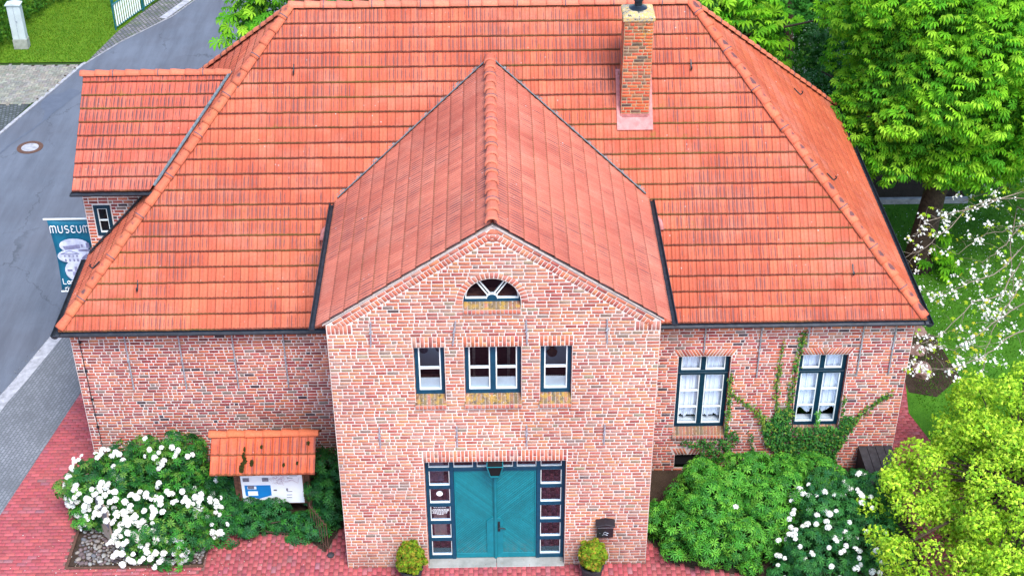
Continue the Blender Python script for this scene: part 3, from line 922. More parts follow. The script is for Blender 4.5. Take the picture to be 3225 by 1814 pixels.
am = MB().box(-0.055, 0.015, dy-0.012, dy+0.06, 0.135, 2.655).box(-0.035, -0.005, dy-0.03, dy-0.0125, 0.135, 2.6)
am.build("door_strip", "door_teal", bld, bevel=0.003)
st = MB().box(-1.50, -0.012, -0.06, 0.31, 0.0, 0.115).box(-0.004, 1.47, -0.06, 0.31, 0.0, 0.113)
b = NB("slab", 0.9, 0.2); p = b.gen_pos()
c = b.ramp(b.noise(p, 2.2, 5, 0.65), [(0.3, (0.17, 0.175, 0.16)), (0.7, (0.33, 0.33, 0.31))])
b.col(c); b.bump(b.noise(p, 60, 3), 0.003, 0.5); M["slab"] = b.m
st.build("door_step", "slab", bld, bevel=0.008)

# --- main front wall ---------------------------------------------------
mw_ = BW((0, PYW, 0), (1, 0, 0), (0, 0, 1), (0, -1, 0))
def shade_l(x, z):
    return 0.92 if x < 0 else 1.08
GW = [(4.12, 5.30), (6.85, 7.94)]
GZ0, GZ1 = 1.34, 3.45
lh = [(a, b_, 1.08, GZ1) for a, b_ in GW]
def arch_cut(a, b_):
    def f(z):
        if GZ1 - 0.01 < z < GZ1 + 0.205:
            k_ = (z-GZ1)/0.20*0.11
            return (a-0.02-k_, b_+0.02+k_)
        return None
    return f
lh += [arch_cut(a, b_) for a, b_ in GW]
CX0, CX1 = 4.2, 4.8
lh += [(CX0, CX1, 0.2, 0.58), lambda z: (CX0-0.03-(z-.58)*.4, CX1+0.03+(z-.58)*.4) if 0.58 < z < 0.79 else None]
mw_.courses(lambda z: (-XW, -HW), 0, 4.42, 'main', shade=lambda x, z: 1.0 - 0.28*max(0, (x+6)/3)*max(0, (2.6-z)/2.6))  # shade and damp beside the porch painted into the lower bricks
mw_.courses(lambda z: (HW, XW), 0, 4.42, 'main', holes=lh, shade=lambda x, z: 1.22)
for a, b_ in GW:       # skewed flat arches fanning from the middle
    xm = (a+b_)/2; n = 8
    for sg in (-1, 1):
        for i in range(n):
            t0 = (i+0.07)/n; t1 = (i+0.93)/n
            hw_ = (b_-a)/2 + 0.01
            q = lambda t, top: (xm + sg*(t*hw_ + (0.11 if top else 0.0)*(1.0) * (1 if t > 0 else 1)), GZ1 + (0.20 if top else 0.01))
            pts = [q(t0, 0), q(t1, 0), q(t1, 1), q(t0, 1)]
            if sg < 0: pts = pts[::-1]
            mw_.brick(pts, pal='red')
        mw_.brick([(xm-.008, GZ1+.012), (xm+.008, GZ1+.012), (xm+.09, GZ1+.20), (xm-.09, GZ1+.20)], pal='red') if sg > 0 else None
for sg in (-1, 1):
    for i in range(4):
        hw_ = (CX1-CX0)/2; xm = (CX0+CX1)/2
        q = lambda t, top: (xm + sg*(t*hw_ + (0.08 if top else 0)), 0.59 + (0.19 if top else 0))
        pts = [q((i+.1)/4, 0), q((i+.9)/4, 0), q((i+.9)/4, 1), q((i+.1)/4, 1)]
        mw_.brick(pts if sg > 0 else pts[::-1], pal='red')
def bk2(x0, x1, z0, z1): mw_.back([(x0, z0), (x1, z0), (x1, z1), (x0, z1)], col=MORTAR2)
bk2(-XW, -HW, 0, 4.5)
bk2(HW, CX0, 0, 0.58); bk2(CX0, CX1, 0, 0.2); bk2(CX1, XW, 0, 0.58)
bk2(HW, XW, 0.58, 1.21); bk2(HW, 4.12, 1.21, GZ1); bk2(5.30, 6.85, 1.21, GZ1); bk2(7.94, XW, 1.21, GZ1); bk2(HW, XW, GZ1, 4.5)
for a, b_ in GW:
    for x, nrm, ui, oy in ((a, (1, 0, 0), (0, -1, 0), PYW+0.14), (b_, (-1, 0, 0), (0, 1, 0), PYW)):
        mw_.frame((x, oy, 0), ui, (0, 0, 1), nrm)
        mw_.back([(0, GZ0), (.14, GZ0), (.14, GZ1), (0, GZ1)], col=MORTAR2); mw_.courses(lambda z: (0, .14), GZ0, GZ1, 'main', L=(.14, .14))
    mw_.frame((a, PYW+.14, GZ1), (1, 0, 0), (0, -1, 0), (0, 0, -1))
    mw_.back([(0, 0), (b_-a, 0), (b_-a, .14), (0, .14)], col=MORTAR2)
mw_.frame((0, PYW, 0), (1, 0, 0), (0, 0, 1), (0, -1, 0))
# eaves course of upright headers
mw_.soldier(-XW, -HW-.01, 4.425, 4.50, 'main', 0.085, False); mw_.soldier(HW+.01, XW, 4.425, 4.50, 'main', 0.085, False)
# side walls (left and right) and rear
YBW = YB - 0.2
mw_.frame((-XW, YBW, 0), (0, -1, 0), (0, 0, 1), (-1, 0, 0))
mw_.back([(0, 0), (YBW-PYW, 0), (YBW-PYW, 4.5), (0, 4.5)], col=MORTAR2); mw_.courses(lambda z: (0, YBW-PYW), 0, 4.48, 'main')
mw_.frame((XW, PYW, 0), (0, 1, 0), (0, 0, 1), (1, 0, 0))
mw_.back([(0, 0), (YBW-PYW, 0), (YBW-PYW, 4.5), (0, 4.5)], col=MORTAR2); mw_.courses(lambda z: (0, YBW-PYW), 0, 4.48, 'main')
mw_.frame((XW, YBW, 0), (-1, 0, 0), (0, 0, 1), (0, 1, 0))
mw_.back([(0, 0), (2*XW, 0), (2*XW, 4.5), (0, 4.5)], col=(0.33, 0.12, 0.09))
main_wall = mw_.build("wall", "brick_main", bld)
MB().box(CX0, CX1, PYW+.1, PYW+.14, .2, .58).build("cellar_window", "black_void", bld)

for wi, (x0, x1) in enumerate(GW):
    y0 = PYW + 0.11
    mb = rect_frame(MB(), x0, x1, GZ0, GZ1, y0, y0+0.09, 0.095, 0.10, 0.05)
    xm = (x0+x1)/2; zt2 = 2.86
    mb.box(xm-0.055, xm+0.055, y0-0.003, y0+0.088, GZ0+0.10, zt2); mb.box(xm-0.055, xm+0.055, y0-0.003, y0+0.088, zt2+0.13, GZ1-0.05)
    mb.box(x0+0.095, x1-0.095, y0-0.012, y0+0.088, zt2, zt2+0.13)
    mb.box(x0+0.01, x1-0.01, y0-0.03, y0-0.012, zt2+0.055, zt2+0.075)
    win = mb.build("window", "frame_dark", bld, bevel=0.004)
    win["label"] = ["tall curtained window nearer the porch on the right wing", "tall curtained window with ivy round it near the right corner"][wi]
    gb = MB()
    for a, b_ in ((x0+0.095, xm-0.055), (xm+0.055, x1-0.095)):
        rect_frame(gb, a, b_, GZ0+0.10, zt2, y0+0.012, y0+0.06, 0.022, 0.024)
        rect_frame(gb, a, b_, zt2+0.13, GZ1-0.05, y0+0.012, y0+0.06, 0.022, 0.024)
        hh = zt2 - GZ0 - 0.10
        zq = [GZ0+0.10 + hh*i/3 for i in range(4)]
        for i in (1, 2): gb.box(a+0.022, b_-0.022, y0+0.01, y0+0.058, zq[i]-0.011, zq[i]+0.011)
        for i in range(3): pane(a+0.02, b_-0.02, zq[i]+0.02, zq[i+1]-0.012, y0+0.035, win)
        pane(a+0.02, b_-0.02, zt2+0.15, GZ1-0.07, y0+0.035, win)
    gb.build("glazing_bar", "white_paint", win)
    MB().box(x0+0.03, x1-0.03, y0+0.09, y0+0.24, GZ0+0.06, GZ0+0.13).build("inner_sill", "white_paint", win)
    # curtains : two pleated sheets each with a scalloped hem
    V = []; F = []
    nx, nz = 90, 14
    for i in range(nx+1):
        u = i/nx; x = x0+0.06 + u*(x1-x0-0.12)
        hem = GZ0 + 0.20 + (0.07*abs(math.sin(u*math.pi*4 + 0.6)) if wi == 0 else 0.16*abs(math.sin(u*math.pi*2.6+0.5)) + 0.06)
        for j in range(nz+1):
            z = hem + (GZ1-0.02-hem)*j/nz
            y = y0 + 0.135 + 0.022*math.sin(u*52 + 2.0*math.sin(u*9+wi*2) + 0.25*math.sin(z*2)) + 0.012*math.sin(u*131+wi)
            V.append((x, y, z))
    for i in range(nx):
        for j in range(nz):
            a = i*(nz+1)+j; F.append((a, a+nz+1, a+nz+2, a+1))
    link("curtain", np_mesh("curtain", V, F, smooth=True), "curtain", win)
    rm = MB(); room(rm, x0-0.2, x1+0.2, y0+0.5, y0+2.0, 0.8, 3.7); rm.box(x0-.2, x0, y0+.1, y0+.5, .8, 3.7); rm.box(x1, x1+.2, y0+.1, y0+.5, .8, 3.7)
    rm.build("room_interior", "black_void", win)
    if wi == 0:
        sill(x0-0.02, x1+0.0, PYW-0.05, GZ0+0.01, PYW+0.12, 1.20, par=win, lich=0.35)
    else:
        sill(x0-0.0, x1+0.02, PYW-0.05, GZ0+0.01, PYW+0.12, 1.20, par=win, lich=0.2)

# --- wing --------------------------------------------------------------
wg = BW((0, 5.75, 0), (1, 0, 0), (0, 0, 1), (0, -1, 0))
def wing_out(z):
    xr = -XE + (z - ZE)/SL
    return (-XW, max(-XW+0.05, min(-6.0, xr+0.15)))
for q__ in ((-XW, -9.10, 0, 6.5), (-9.10, -8.72, 0, 5.14), (-9.10, -8.72, 5.94, 6.5), (-8.72, -6.5, 0, 6.5)): wg.back([(q__[0], q__[2]), (q__[1], q__[2]), (q__[1], q__[3]), (q__[0], q__[3])], col=MORTAR2)
WX = (-9.10, -8.72, 4.99, 5.80)
wg.courses(wing_out, 4.5, 6.48, 'main', holes=[(-9.12, -8.70, 5.12, 5.96), (-9.10, -8.86, 6.18, 6.36)], shade=lambda x, z: 1.05)
ywb = 2*7.8 - 5.75
def wgab(z):
    if z <= 6.45: return (0, ywb-5.75)
    k_ = (z-6.45)/(8.12-6.45)*(ywb-5.75)/2
    return (k_, ywb-5.75-k_) if k_ < (ywb-5.75)/2 else None
wg.frame((-XW-0.004, ywb, 0), (0, -1, 0), (0, 0, 1), (-1, 0, 0))
wg.back([(0, 4.4), (ywb-5.75, 4.4), (ywb-5.75, 6.45), (0, 6.45)], col=MORTAR2)
wg.back([(0, 6.45), (ywb-5.75, 6.45), ((ywb-5.75)/2+.01, 8.12), ((ywb-5.75)/2-.01, 8.12)], col=MORTAR2)
wg.courses(wgab, 4.5, 8.1, 'main')
wg.frame((-6.5, ywb, 0), (-1, 0, 0), (0, 0, 1), (0, 1, 0)); wg.back([(0, 4), (2.8, 4), (2.8, 6.45), (0, 6.45)], col=(0.33, 0.12, 0.09))
wg.build("wing_wall", "brick_main", bld)
mb = MB(); y0 = 5.75
mb.box(-9.10, -9.02, y0-0.03, y0+.05, 5.14, 5.94); mb.box(-8.80, -8.72, y0-0.03, y0+.05, 5.14, 5.94)
mb.box(-9.02, -8.80, y0-0.03, y0+.05, 5.14, 5.22); mb.box(-9.02, -8.80, y0-0.03, y0+.05, 5.86, 5.94)
win = mb.build("window", "frame_dark", bld, bevel=0.004); win["label"] = "narrow two-pane window in the side wing under its gutter"
gb = rect_frame(MB(), -9.02, -8.80, 5.22, 5.86, y0-0.015, y0+.03, 0.016, 0.02); gb.box(-9.004, -8.816, y0-0.013, y0+.03, 5.53, 5.55)
gb.build("glazing_bar", "white_paint", win); pane(-9.0, -8.82, 5.24, 5.84, y0+.01, win)
MB().box(-9.02, -8.80, y0+.052, y0+.06, 5.22, 5.86).build("dark_room_sheet", "black_void", win)  # black sheet standing for the dark room behind the pane
vt = MB().box(-9.04, -8.87, 5.73, 5.745, 6.17, 6.36).build("vent_cover", "cabinet_paint", bld)
# wing roof
ws = (8.20-6.55)/(7.80-5.40)
wn_ = math.hypot(1, ws)
tile_plane("wing_roof", (-9.38, 5.36, 6.53), (1, 0, 0), (0, 1/wn_, ws/wn_), 4.2, 2.44*wn_ + 0.02, 0.178, 0.345,
           [(Vector((-7.60, 5.41, 6.5)), Vector((2.39, -1.56, 0)))], "tile_wing", bld)
wr2 = tile_plane("wing_roof", (-5.2, 2*7.8-5.36, 6.53), (-1, 0, 0), (0, -1/wn_, ws/wn_), 4.18, 2.44*wn_ + 0.02, 0.178, 0.345,
           [(Vector((-7.60, 2*7.8-5.41, 6.5)), Vector((2.39, 1.56, 0)))], "tile_wing", bld)
cap_line("ridge_cap", (-9.42, 7.80, 8.24), (-5.97, 7.80, 8.24), 0.10, 0.36, bld, dark=0.2)

# --- roofs ------------------------------------------------------------
TW, GA = 0.178, 0.345
ln = math.hypot(1, SM)
LnM = (YR-2.817)*ln
hipnL = Vector((-(YR-2.817), (XRL+XE), 0)); hipcL = Vector((-XE, 2.817, 0))
hipnR = Vector(((YR-2.817), (XE-XRR), 0)); hipcR = Vector((XE, 2.817, 0))
def under_porch(c):
    return abs(c.x) < 3.1 and c.y < 7.02 - abs(c.x)*(7.02-4.80)/3.42 - 0.35 and c.y > 3.2 and abs(c.x) < 2.9
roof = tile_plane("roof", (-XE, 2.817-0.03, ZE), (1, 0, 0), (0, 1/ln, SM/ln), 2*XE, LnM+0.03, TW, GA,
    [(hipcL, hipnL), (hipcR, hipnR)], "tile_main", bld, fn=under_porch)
roof["label"] = "large front slope of orange interlocking tiles with dark streaks"
lnl = math.hypot(1, SL); lnr = math.hypot(1, SR)
tile_plane("side_roof", (-XE, YB, ZE), (0, -1, 0), (1/lnl, 0, SL/lnl), YB-2.817, (XRL+XE)*lnl, TW, GA,
    [(hipcL, -hipnL), (Vector((-XE, YB, 0)), Vector((-(YR-2.817), -(XRL+XE), 0))*-1)], "tile_main", bld,
    fn=lambda c: (c.x > -9.2 and 5.75 < c.y < 9.85 and c.z < 8.2 - ws*abs(c.y-7.8) - 0.25))
tile_plane("side_roof", (XE, 2.817, ZE), (0, 1, 0), (-1/lnr, 0, SR/lnr), YB-2.817, (XE-XRR)*lnr, TW, GA,
    [(hipcR, -hipnR), (Vector((XE, YB, 0)), Vector((-(YR-2.817), (XE-XRR), 0)))], "tile_side", bld)
tile_plane("rear_roof", (XE, YB+0.03, ZE), (-1, 0, 0), (0, -1/ln, SM/ln), 2*XE, LnM+0.03, TW, GA,
    [(Vector((XE, YB, 0)), Vector(((YR-2.817), -(XE-XRR), 0))), (Vector((-XE, YB, 0)), Vector((-(YR-2.817), -(XRL+XE), 0)))], "tile_main", bld)
# porch roof
lnp = math.hypot(1, SP)
LP = 3.44*lnp
v1 = Vector((7.02-4.80, 3.42, 0))
for sg in (-1, 1):
    vc = Vector((0, 7.02-0.12, 0)); vn = Vector((sg*(7.02-4.80), 3.42, 0))
    if sg < 0: o_ = (-3.44, 6.98, 8.93-3.44*SP); u_ = (0, -1, 0); v_ = (1/lnp, 0, SP/lnp)
    else: o_ = (3.44, -0.04, 8.93-3.44*SP); u_ = (0, 1, 0); v_ = (-1/lnp, 0, SP/lnp)
    pr_ = tile_plane("porch_roof", o_, u_, v_, 7.02, LP, TW, GA, [(vc, vn), (Vector((0, -0.04, 0)), Vector((0, -1, 0)))], "tile_porch", bld, step=0.016, amp=0.010)
    pr_["label"] = "%s slope of the entrance porch roof" % ("left" if sg < 0 else "right")
# tile undersides of the porch verge (mortar fillet)
vf = MB()
for sg in (-1, 1):
    vf.prism([(0, -0.025, HA+0.008), (sg*HW*1.02, -0.025, HE-0.012), (sg*HW*1.02, -0.025, HE+0.006), (0, -0.025, HA+0.03)], (0, 0.1, 0))
flat("mortar_fillet", (0.48, 0.42, 0.39), 0.9, 0, 0.2, 9)
vf.build("verge_mortar", "mortar_fillet", bld)
# valley flashing
for sg in (-1, 1):
    a = np.array((0, 7.02, 8.93)); b2 = np.array((sg*3.42, 4.80, 6.61))
    d = b2-a; nM = np.array((0, -SM, 1))/ln; nP = np.array((sg*SP, 0, 1))/lnp
    wd1 = np.cross(nM, d); wd1 /= np.linalg.norm(wd1)
    if wd1[1] < 0: wd1 = -wd1
    wd2 = np.cross(nP, d); wd2 /= np.linalg.norm(wd2)
    if wd2[1] > 0: wd2 = -wd2
    V = []; F = []
    n = 24
    for i in range(n+1):
        c = a + d*i/n + np.array((0, 0, 0.035))
        jt = rng.uniform(-0.012, 0.012)
        V += [c + wd1*(0.03+jt) + nM*0.02, c + nM*0.0, c + wd2*0.14 + nP*0.02]
    for i in range(n):
        q = i*3; F += [(q, q+1, q+4, q+3), (q+1, q+2, q+5, q+4)]
    link("valley_flashing", np_mesh("valley_flashing", V, F), "lead", bld)
# wing valley flashing
a = np.array((-5.95, 7.75, 8.22)); b2 = np.array((-7.53, 5.39, 6.57)); d = b2-a
V = []; F = []
for i in range(13):
    c = a + d*i/12 + np.array((0, 0, 0.06)); sd_ = np.array((-0.83, 0.55, 0))
    V += [c - sd_*0.03 + np.array((0, 0, 0.03)), c, c + sd_*0.06 + np.array((0, 0, 0.02))]
for i in range(12):
    q = i*3; F += [(q, q+1, q+4, q+3), (q+1, q+2, q+5, q+4)]
link("valley_flashing", np_mesh("valley_flashing", V, F), "lead", bld)
# ridge and hip caps
capm = cap_line("ridge_cap", (XRL-0.05, YR, ZR+0.05), (XRR+0.05, YR, ZR+0.05), 0.115, 0.37, bld, dark=0.25, colr=(0.50, 0.15, 0.09))
cap_line("ridge_cap", (-XE+0.02, 2.84, ZE+0.07), (XRL, YR, ZR+0.07), 0.115, 0.37, bld, dark=0.75, colr=(0.47, 0.12, 0.06))
cap_line("ridge_cap", (XE-0.02, 2.84, ZE+0.07), (XRR, YR, ZR+0.07), 0.115, 0.37, bld, dark=1.0, colr=(0.50, 0.12, 0.06))
cap_line("ridge_cap", (-XE+0.02, YB, ZE+0.06), (XRL, YR, ZR+0.06), 0.11, 0.37, bld, dark=0.4)
cap_line("ridge_cap", (XE-0.02, YB, ZE+0.06), (XRR, YR, ZR+0.06), 0.11, 0.37, bld, dark=0.4)
cap_line("ridge_cap", (0, -0.10, 8.98), (0, 6.95, 8.98), 0.125, 0.36, bld, dark=0.15, colr=(0.46, 0.125, 0.075), lo=.78)
# rear gable over the back entrance
for sg in (-1, 1):
    if sg < 0: o_ = (0.1-3.4, 13.4, 8.75-3.4*SP); u_ = (0, -1, 0); v_ = (1/lnp, 0, SP/lnp)
    else: o_ = (0.1+3.4, 8.3, 8.75-3.4*SP); u_ = (0, 1, 0); v_ = (-1/lnp, 0, SP/lnp)
    tile_plane("rear_gable_roof", o_, u_, v_, 5.1, 3.4*lnp, TW, GA, [(Vector((0.1, 8.86, 0)), Vector((sg*0.68, -1.05, 0)))], "tile_wing", bld)
MB().prism([(-3.0, 13.3, 0), (3.2, 13.3, 0), (3.2, 13.3, 6.6), (0.1, 13.3, 8.65), (-3.0, 13.3, 6.6)], (0, -0.5, 0)).build("rear_gable_wall", "terracotta", bld)

# --- gutters ----------------------------------------------------------
def gutter(p0, p1, out_, r=0.075, name="gutter", ends=True):
    p0, p1, out_ = Vector(p0), Vector(p1), Vector(out_)
    d = (p1-p0).normalized(); prof = []
    n = 8
    for i in range(n+1):
        t = math.pi*i/n
        prof.append((math.cos(t)*r, -math.sin(t)*r*0.95))
    inner = [(x*0.86, z*0.86 + 0.0) for x, z in prof]
    V = []; F = []
    P = lambda c, q: c + out_*q[0] + Vector((0, 0, q[1]))
    full = prof + inner[::-1]
    k = len(full)
    nseg = max(1, int((p1-p0).length/1.5))
    for s_ in range(nseg+1):
        c = p0 + (p1-p0)*s_/nseg
        V += [tuple(P(c, q)) for q in full]
    for s_ in range(nseg):
        for i in range(k):
            a = s_*k+i; b_ = s_*k+(i+1) % k
            F.append((a, b_, b_+k, a+k))
    mb = MB(); mb.add(V, F)
    if ends:
        for c in (p0, p1): mb.prism([tuple(P(c - d*0.004, q)) for q in prof], d*0.008)
    # beaded front rim
    mb.tube([p0 + out_*r, p1 + out_*r], 0.012, 6)
    return mb.build(name, "gutter_metal", bld)
gz = 4.50
gutter((-9.53, 2.74, gz), (-3.30, 2.74, gz), (0, -1, 0), 0.07)
gutter((3.38, 2.74, gz), (9.53, 2.74, gz), (0, -1, 0), 0.07)
gutter((-9.50, 2.68, gz), (-9.50, 5.70, gz), (-1, 0, 0), 0.085)
gutter((9.50, 2.68, gz), (9.50, YB+0.05, gz), (1, 0, 0), 0.085)
gutter((9.5, YB+0.08, gz), (-9.5, YB+0.08, gz), (0, 1, 0), 0.08)
gutter((-3.52, -0.03, 6.56), (-3.52, 4.72, 6.56), (-1, 0, 0), 0.055)
gutter((3.52, -0.03, 6.56), (3.52, 4.72, 6.56), (1, 0, 0), 0.055)
gutter((-9.42, 5.33, 6.50), (-7.55, 5.33, 6.50), (0, -1, 0), 0.08)
# dark soffit board and verge of the side roof against the wing
MB().box(-9.4, -HW, 2.80, PYW, 4.50, 4.515).build("soffit", "frame_dark", bld)
MB().box(HW, 9.4, 2.80, PYW, 4.50, 4.515).build("soffit", "frame_dark", bld)
vv = MB()
p0 = Vector((-9.38, 5.68, 4.66)); p1 = Vector((-7.55, 5.58, 4.66+1.83*SL))
vv.prism([p0, p1, p1 + Vector((0, 0, 0.05)), p0 + Vector((0, 0, 0.05))], (0, 0.07, 0)); vv.build("flashing_strip", "gutter_metal", bld)
# downpipes
def pipe(pts, r=0.045, mat="gutter_metal"):
    return MB().tube(pts, r, 10).build("downpipe", mat, bld, smooth=True)
pipe([(3.52, 4.3, 6.49), (3.55, 4.3, 6.35), (3.68, 4.3, 6.22), (3.72, 4.15, 6.08)], 0.06, "pink_flash")
pipe([(-3.52, 4.1, 6.49), (-3.55, 4.1, 6.35), (-3.68, 4.1, 6.2), (-3.72, 3.95, 6.05)], 0.06, "pink_flash")
pipe([(-3.50, 2.74, 4.42), (-3.50, 2.76, 4.33), (-3.42, 2.92, 4.1), (-3.42, 2.92, 0.05)], 0.05)
pipe([(3.58, 2.74, 4.42), (3.58, 2.76, 4.33), (3.42, 2.92, 4.1), (3.42, 2.92, 0.05)], 0.05)
# --- chimney ----------------------------------------------------------
cx0, cx1, cy0, cy1, cz1 = 2.89, 3.51, 5.98, 6.60, 10.23
cb = BW((0, cy0, 0), (1, 0, 0), (0, 0, 1), (0, -1, 0))
MC = (0.36, 0.27, 0.17)
for o_, u_, n_, W_ in (((cx0, cy0, 0), (1, 0, 0), (0, -1, 0), cx1-cx0), ((cx1, cy0, 0), (0, 1, 0), (1, 0, 0), cy1-cy0), ((cx1, cy1, 0), (-1, 0, 0), (0, 1, 0), cx1-cx0), ((cx0, cy1, 0), (0, -1, 0), (-1, 0, 0), cy1-cy0)):
    cb.frame(o_, u_, (0, 0, 1), n_)
    for i in range(8):
        z0 = 7.6 + (cz1-7.6)*i/8; z1 = 7.6 + (cz1-7.6)*(i+1)/8
        cb.back([(0, z0), (W_, z0), (W_, z1), (0, z1)], col=MC, lich=max(0, (z0-9.0)/1.3))
    n0 = len(cb.V)
    cb.courses(lambda z: (0, W_), 7.6, cz1, 'chim', ch=0.077, j=0.013, shade=lambda x, z: 1.15)
    for i in range(n0, len(cb.V)):
        v = cb.V[i]
        cb.L[i] = min(1, max(0.0, (v[2]-8.6)/1.5) * (1.15 if v[0] > 3.25 else 0.45))
ch = cb.build("chimney", "brick_lichen", bld)
b = NB("chimney_mortar", 0.95, 0.1); p = b.gen_pos()
c = b.ramp(b.noise(p, 7, 5, 0.75), [(0.40, (0.07, 0.065, 0.05)), (0.47, (0.36, 0.33, 0.27)), (0.53, (0.46, 0.29, 0.06)), (0.62, (0.45, 0.40, 0.30))])
b.col(c); b.bump(b.noise(p, 20, 4), 0.02, 0.8); M["chimney_mortar"] = b.m
cm = MB()
prof = [(0.02, cz1-0.05), (-0.035, cz1-0.03), (-0.035, cz1+0.07), (0.05, cz1+0.12), (0.12, cz1+0.14)]
V = []
for ins_, z_ in prof:
    V += [(cx0+ins_, cy0+ins_, z_), (cx1-ins_, cy0+ins_, z_), (cx1-ins_, cy1-ins_, z_), (cx0+ins_, cy1-ins_, z_)]
F = [(3, 2, 1, 0)] + [(i*4+k, i*4+(k+1) % 4, (i+1)*4+(k+1) % 4, (i+1)*4+k) for i in range(4) for k in range(4)] + [(16, 17, 18, 19)]
cm.add(V, F); cm.build("chimney_crown", "chimney_mortar", ch, bevel=0.012)
cw = MB(); cc = (3.20, 6.32, cz1+0.13)
cw.lathe([(0.20, 0.0), (0.20, 0.015), (0.10, 0.06), (0.085, 0.07), (0.085, 0.19), (0.115, 0.19), (0.115, 0.31), (0.08, 0.32), (0.05, 0.33), (0.045, 0.5)], cc, 20)
cw.build("chimney_cowl", "cowl", ch, smooth=False)
# flashing apron
fl = MB()
def onM(x, y, h=0.0): return (x - 0, y - h*SM/ln, ZE + SM*(y-2.817) + h/ln)
def strip_(x0, x1, ya, yb, h0, h1):
    fl.add([onM(x0, ya, h0), onM(x1, ya, h0), onM(x1, yb, h0), onM(x0, yb, h0), onM(x0, ya, h1), onM(x1, ya, h1), onM(x1, yb, h1), onM(x0, yb, h1)],
       [(0,3,2,1),(4,5,6,7),(0,1,5,4),(1,2,6,5),(2,3,7,6),(3,0,4,7)])
strip_(cx0-0.09, cx1+0.09, cy0-0.18, cy0+0.02, 0.068, 0.078)
strip_(cx0-0.09, cx0+0.02, cy0+0.02, cy1+0.08, 0.066, 0.075)
strip_(cx1-0.02, cx1+0.09, cy0+0.02, cy1+0.08, 0.066, 0.075)
strip_(cx0-0.09, cx1+0.09, cy1+0.08, cy1+0.18, 0.045, 0.054)
fl.box(cx0-0.014, cx1+0.014, cy0-0.014, cy0+0.02, 7.80, 7.99)
fl.build("chimney_flashing", "pink_flash", ch)
# rear chimney
rc = BW((0, 0, 0), (1, 0, 0), (0, 0, 1), (0, -1, 0))
for o_, u_, n_, W_ in (((-4.66, 9.9, 0), (1, 0, 0), (0, -1, 0), .68), ((-3.98, 9.9, 0), (0, 1, 0), (1, 0, 0), .6), ((-3.98, 10.5, 0), (-1, 0, 0), (0, 1, 0), .68), ((-4.66, 10.5, 0), (0, -1, 0), (-1, 0, 0), .6)):
    rc.frame(o_, u_, (0, 0, 1), n_); rc.back([(0, 6.8), (W_, 6.8), (W_, 9.75), (0, 9.75)], col=(0.12, 0.06, 0.06), lich=.3)
    rc.courses(lambda z: (0, W_), 7, 9.7, 'chim', shade=lambda x, z: 0.7)
rc.frame((-4.66, 9.9, 9.75), (1, 0, 0), (0, 1, 0), (0, 0, 1)); rc.back([(0, 0), (.68, 0), (.68, .6), (0, .6)], col=(.2, .18, .15), lich=.5)
ch2 = rc.build("chimney", "brick_lichen", bld); ch2["label"] = "dark rear chimney behind the ridge"

# roof hooks
def hook(x, y, plane):
    if plane == 'M':
        nrm = Vector((0, -SM, 1)).normalized(); dn = Vector((0, -1, -SM)).normalized(); base = Vector((x, y, ZE + SM*(y-2.817)))
    elif plane == 'R':
        nrm = Vector((SR, 0, 1)).normalized(); dn = Vector((1, 0, -SR)).normalized(); base = Vector((x, y, ZE + SR*(XE-x)))
    else:
        nrm = Vector((-SL, 0, 1)).normalized(); dn = Vector((-1, 0, -SL)).normalized(); base = Vector((x, y, ZE + SL*(x+XE)))
    b0 = base + nrm*0.05
    pts = [b0 - dn*0.1, b0 + dn*0.12, b0 + dn*0.15 + nrm*0.02, b0 + dn*0.15 + nrm*0.07, b0 + dn*0.12 + nrm*0.10, b0 + dn*0.09 + nrm*0.09]
    MB().tube(pts, 0.016, 6).build("roof_hook", "dark_metal", bld)
for x, y in ((-4.39, 6.85), (-7.74, 3.5), (4.5, 6.85), (7.89, 3.6)): hook(x, y, 'M')
hook(7.64, 9.96, 'R'); hook(7.63, 5.69, 'R'); hook(-8.8, 4.38, 'L')

# wall anchors
def anchor(x, z0, z1, y, tilt=0.0, knob=0.55, r=0.017):
    mb = MB(); dx = tilt/2
    mb.tube([(x-dx, y-0.03, z0), (x+dx, y-0.03, z1)], r, 6)
    zk = z1 + (z0-z1)*knob
    mb.tube([(x, y+0.0, zk), (x, y-0.045, zk)], 0.02, 8)
    mb.tube([(x-0.02, y-0.045, zk-0.03), (x+0.02, y-0.045, zk+0.03)], 0.018, 6)
    mb.build("wall_anchor", "steel_rod", bld)
for x in (-2.355, -0.78, 0.645, 2.235): anchor(x, 3.53, 4.06, 0, 0.0, 0.42)
for x, t in ((-2.39, 0.03), (-0.77, 0.07), (0.64, -0.02), (2.21, -0.02)): anchor(x, 6.12, 6.70, 0, t, 0.42)
for x in (-8.1, -6.92, -5.75, -4.63): anchor(x, 2.77, 4.42, PYW, 0.0, 0.5)
for x, z0 in ((4.67, 3.59), (5.91, 2.86), (6.965, 3.72), (8.17, 2.86), (8.885, 2.91)): anchor(x, z0, 4.42, PYW, 0.0, 0.5)
# lightning conductor
mb = MB(); mb.tube([(-9.1, PYW-0.03, 4.42), (-9.09, PYW-0.03, 2.4), (-9.06, PYW-0.03, 0.05)], 0.009, 6)
for z in (4.1, 3.3, 2.5, 1.7, 0.9): mb.box(-9.115, -9.055, PYW-0.045, PYW+.005, z-0.02, z+0.02)
mb.build("lightning_conductor", "dark_metal", bld)

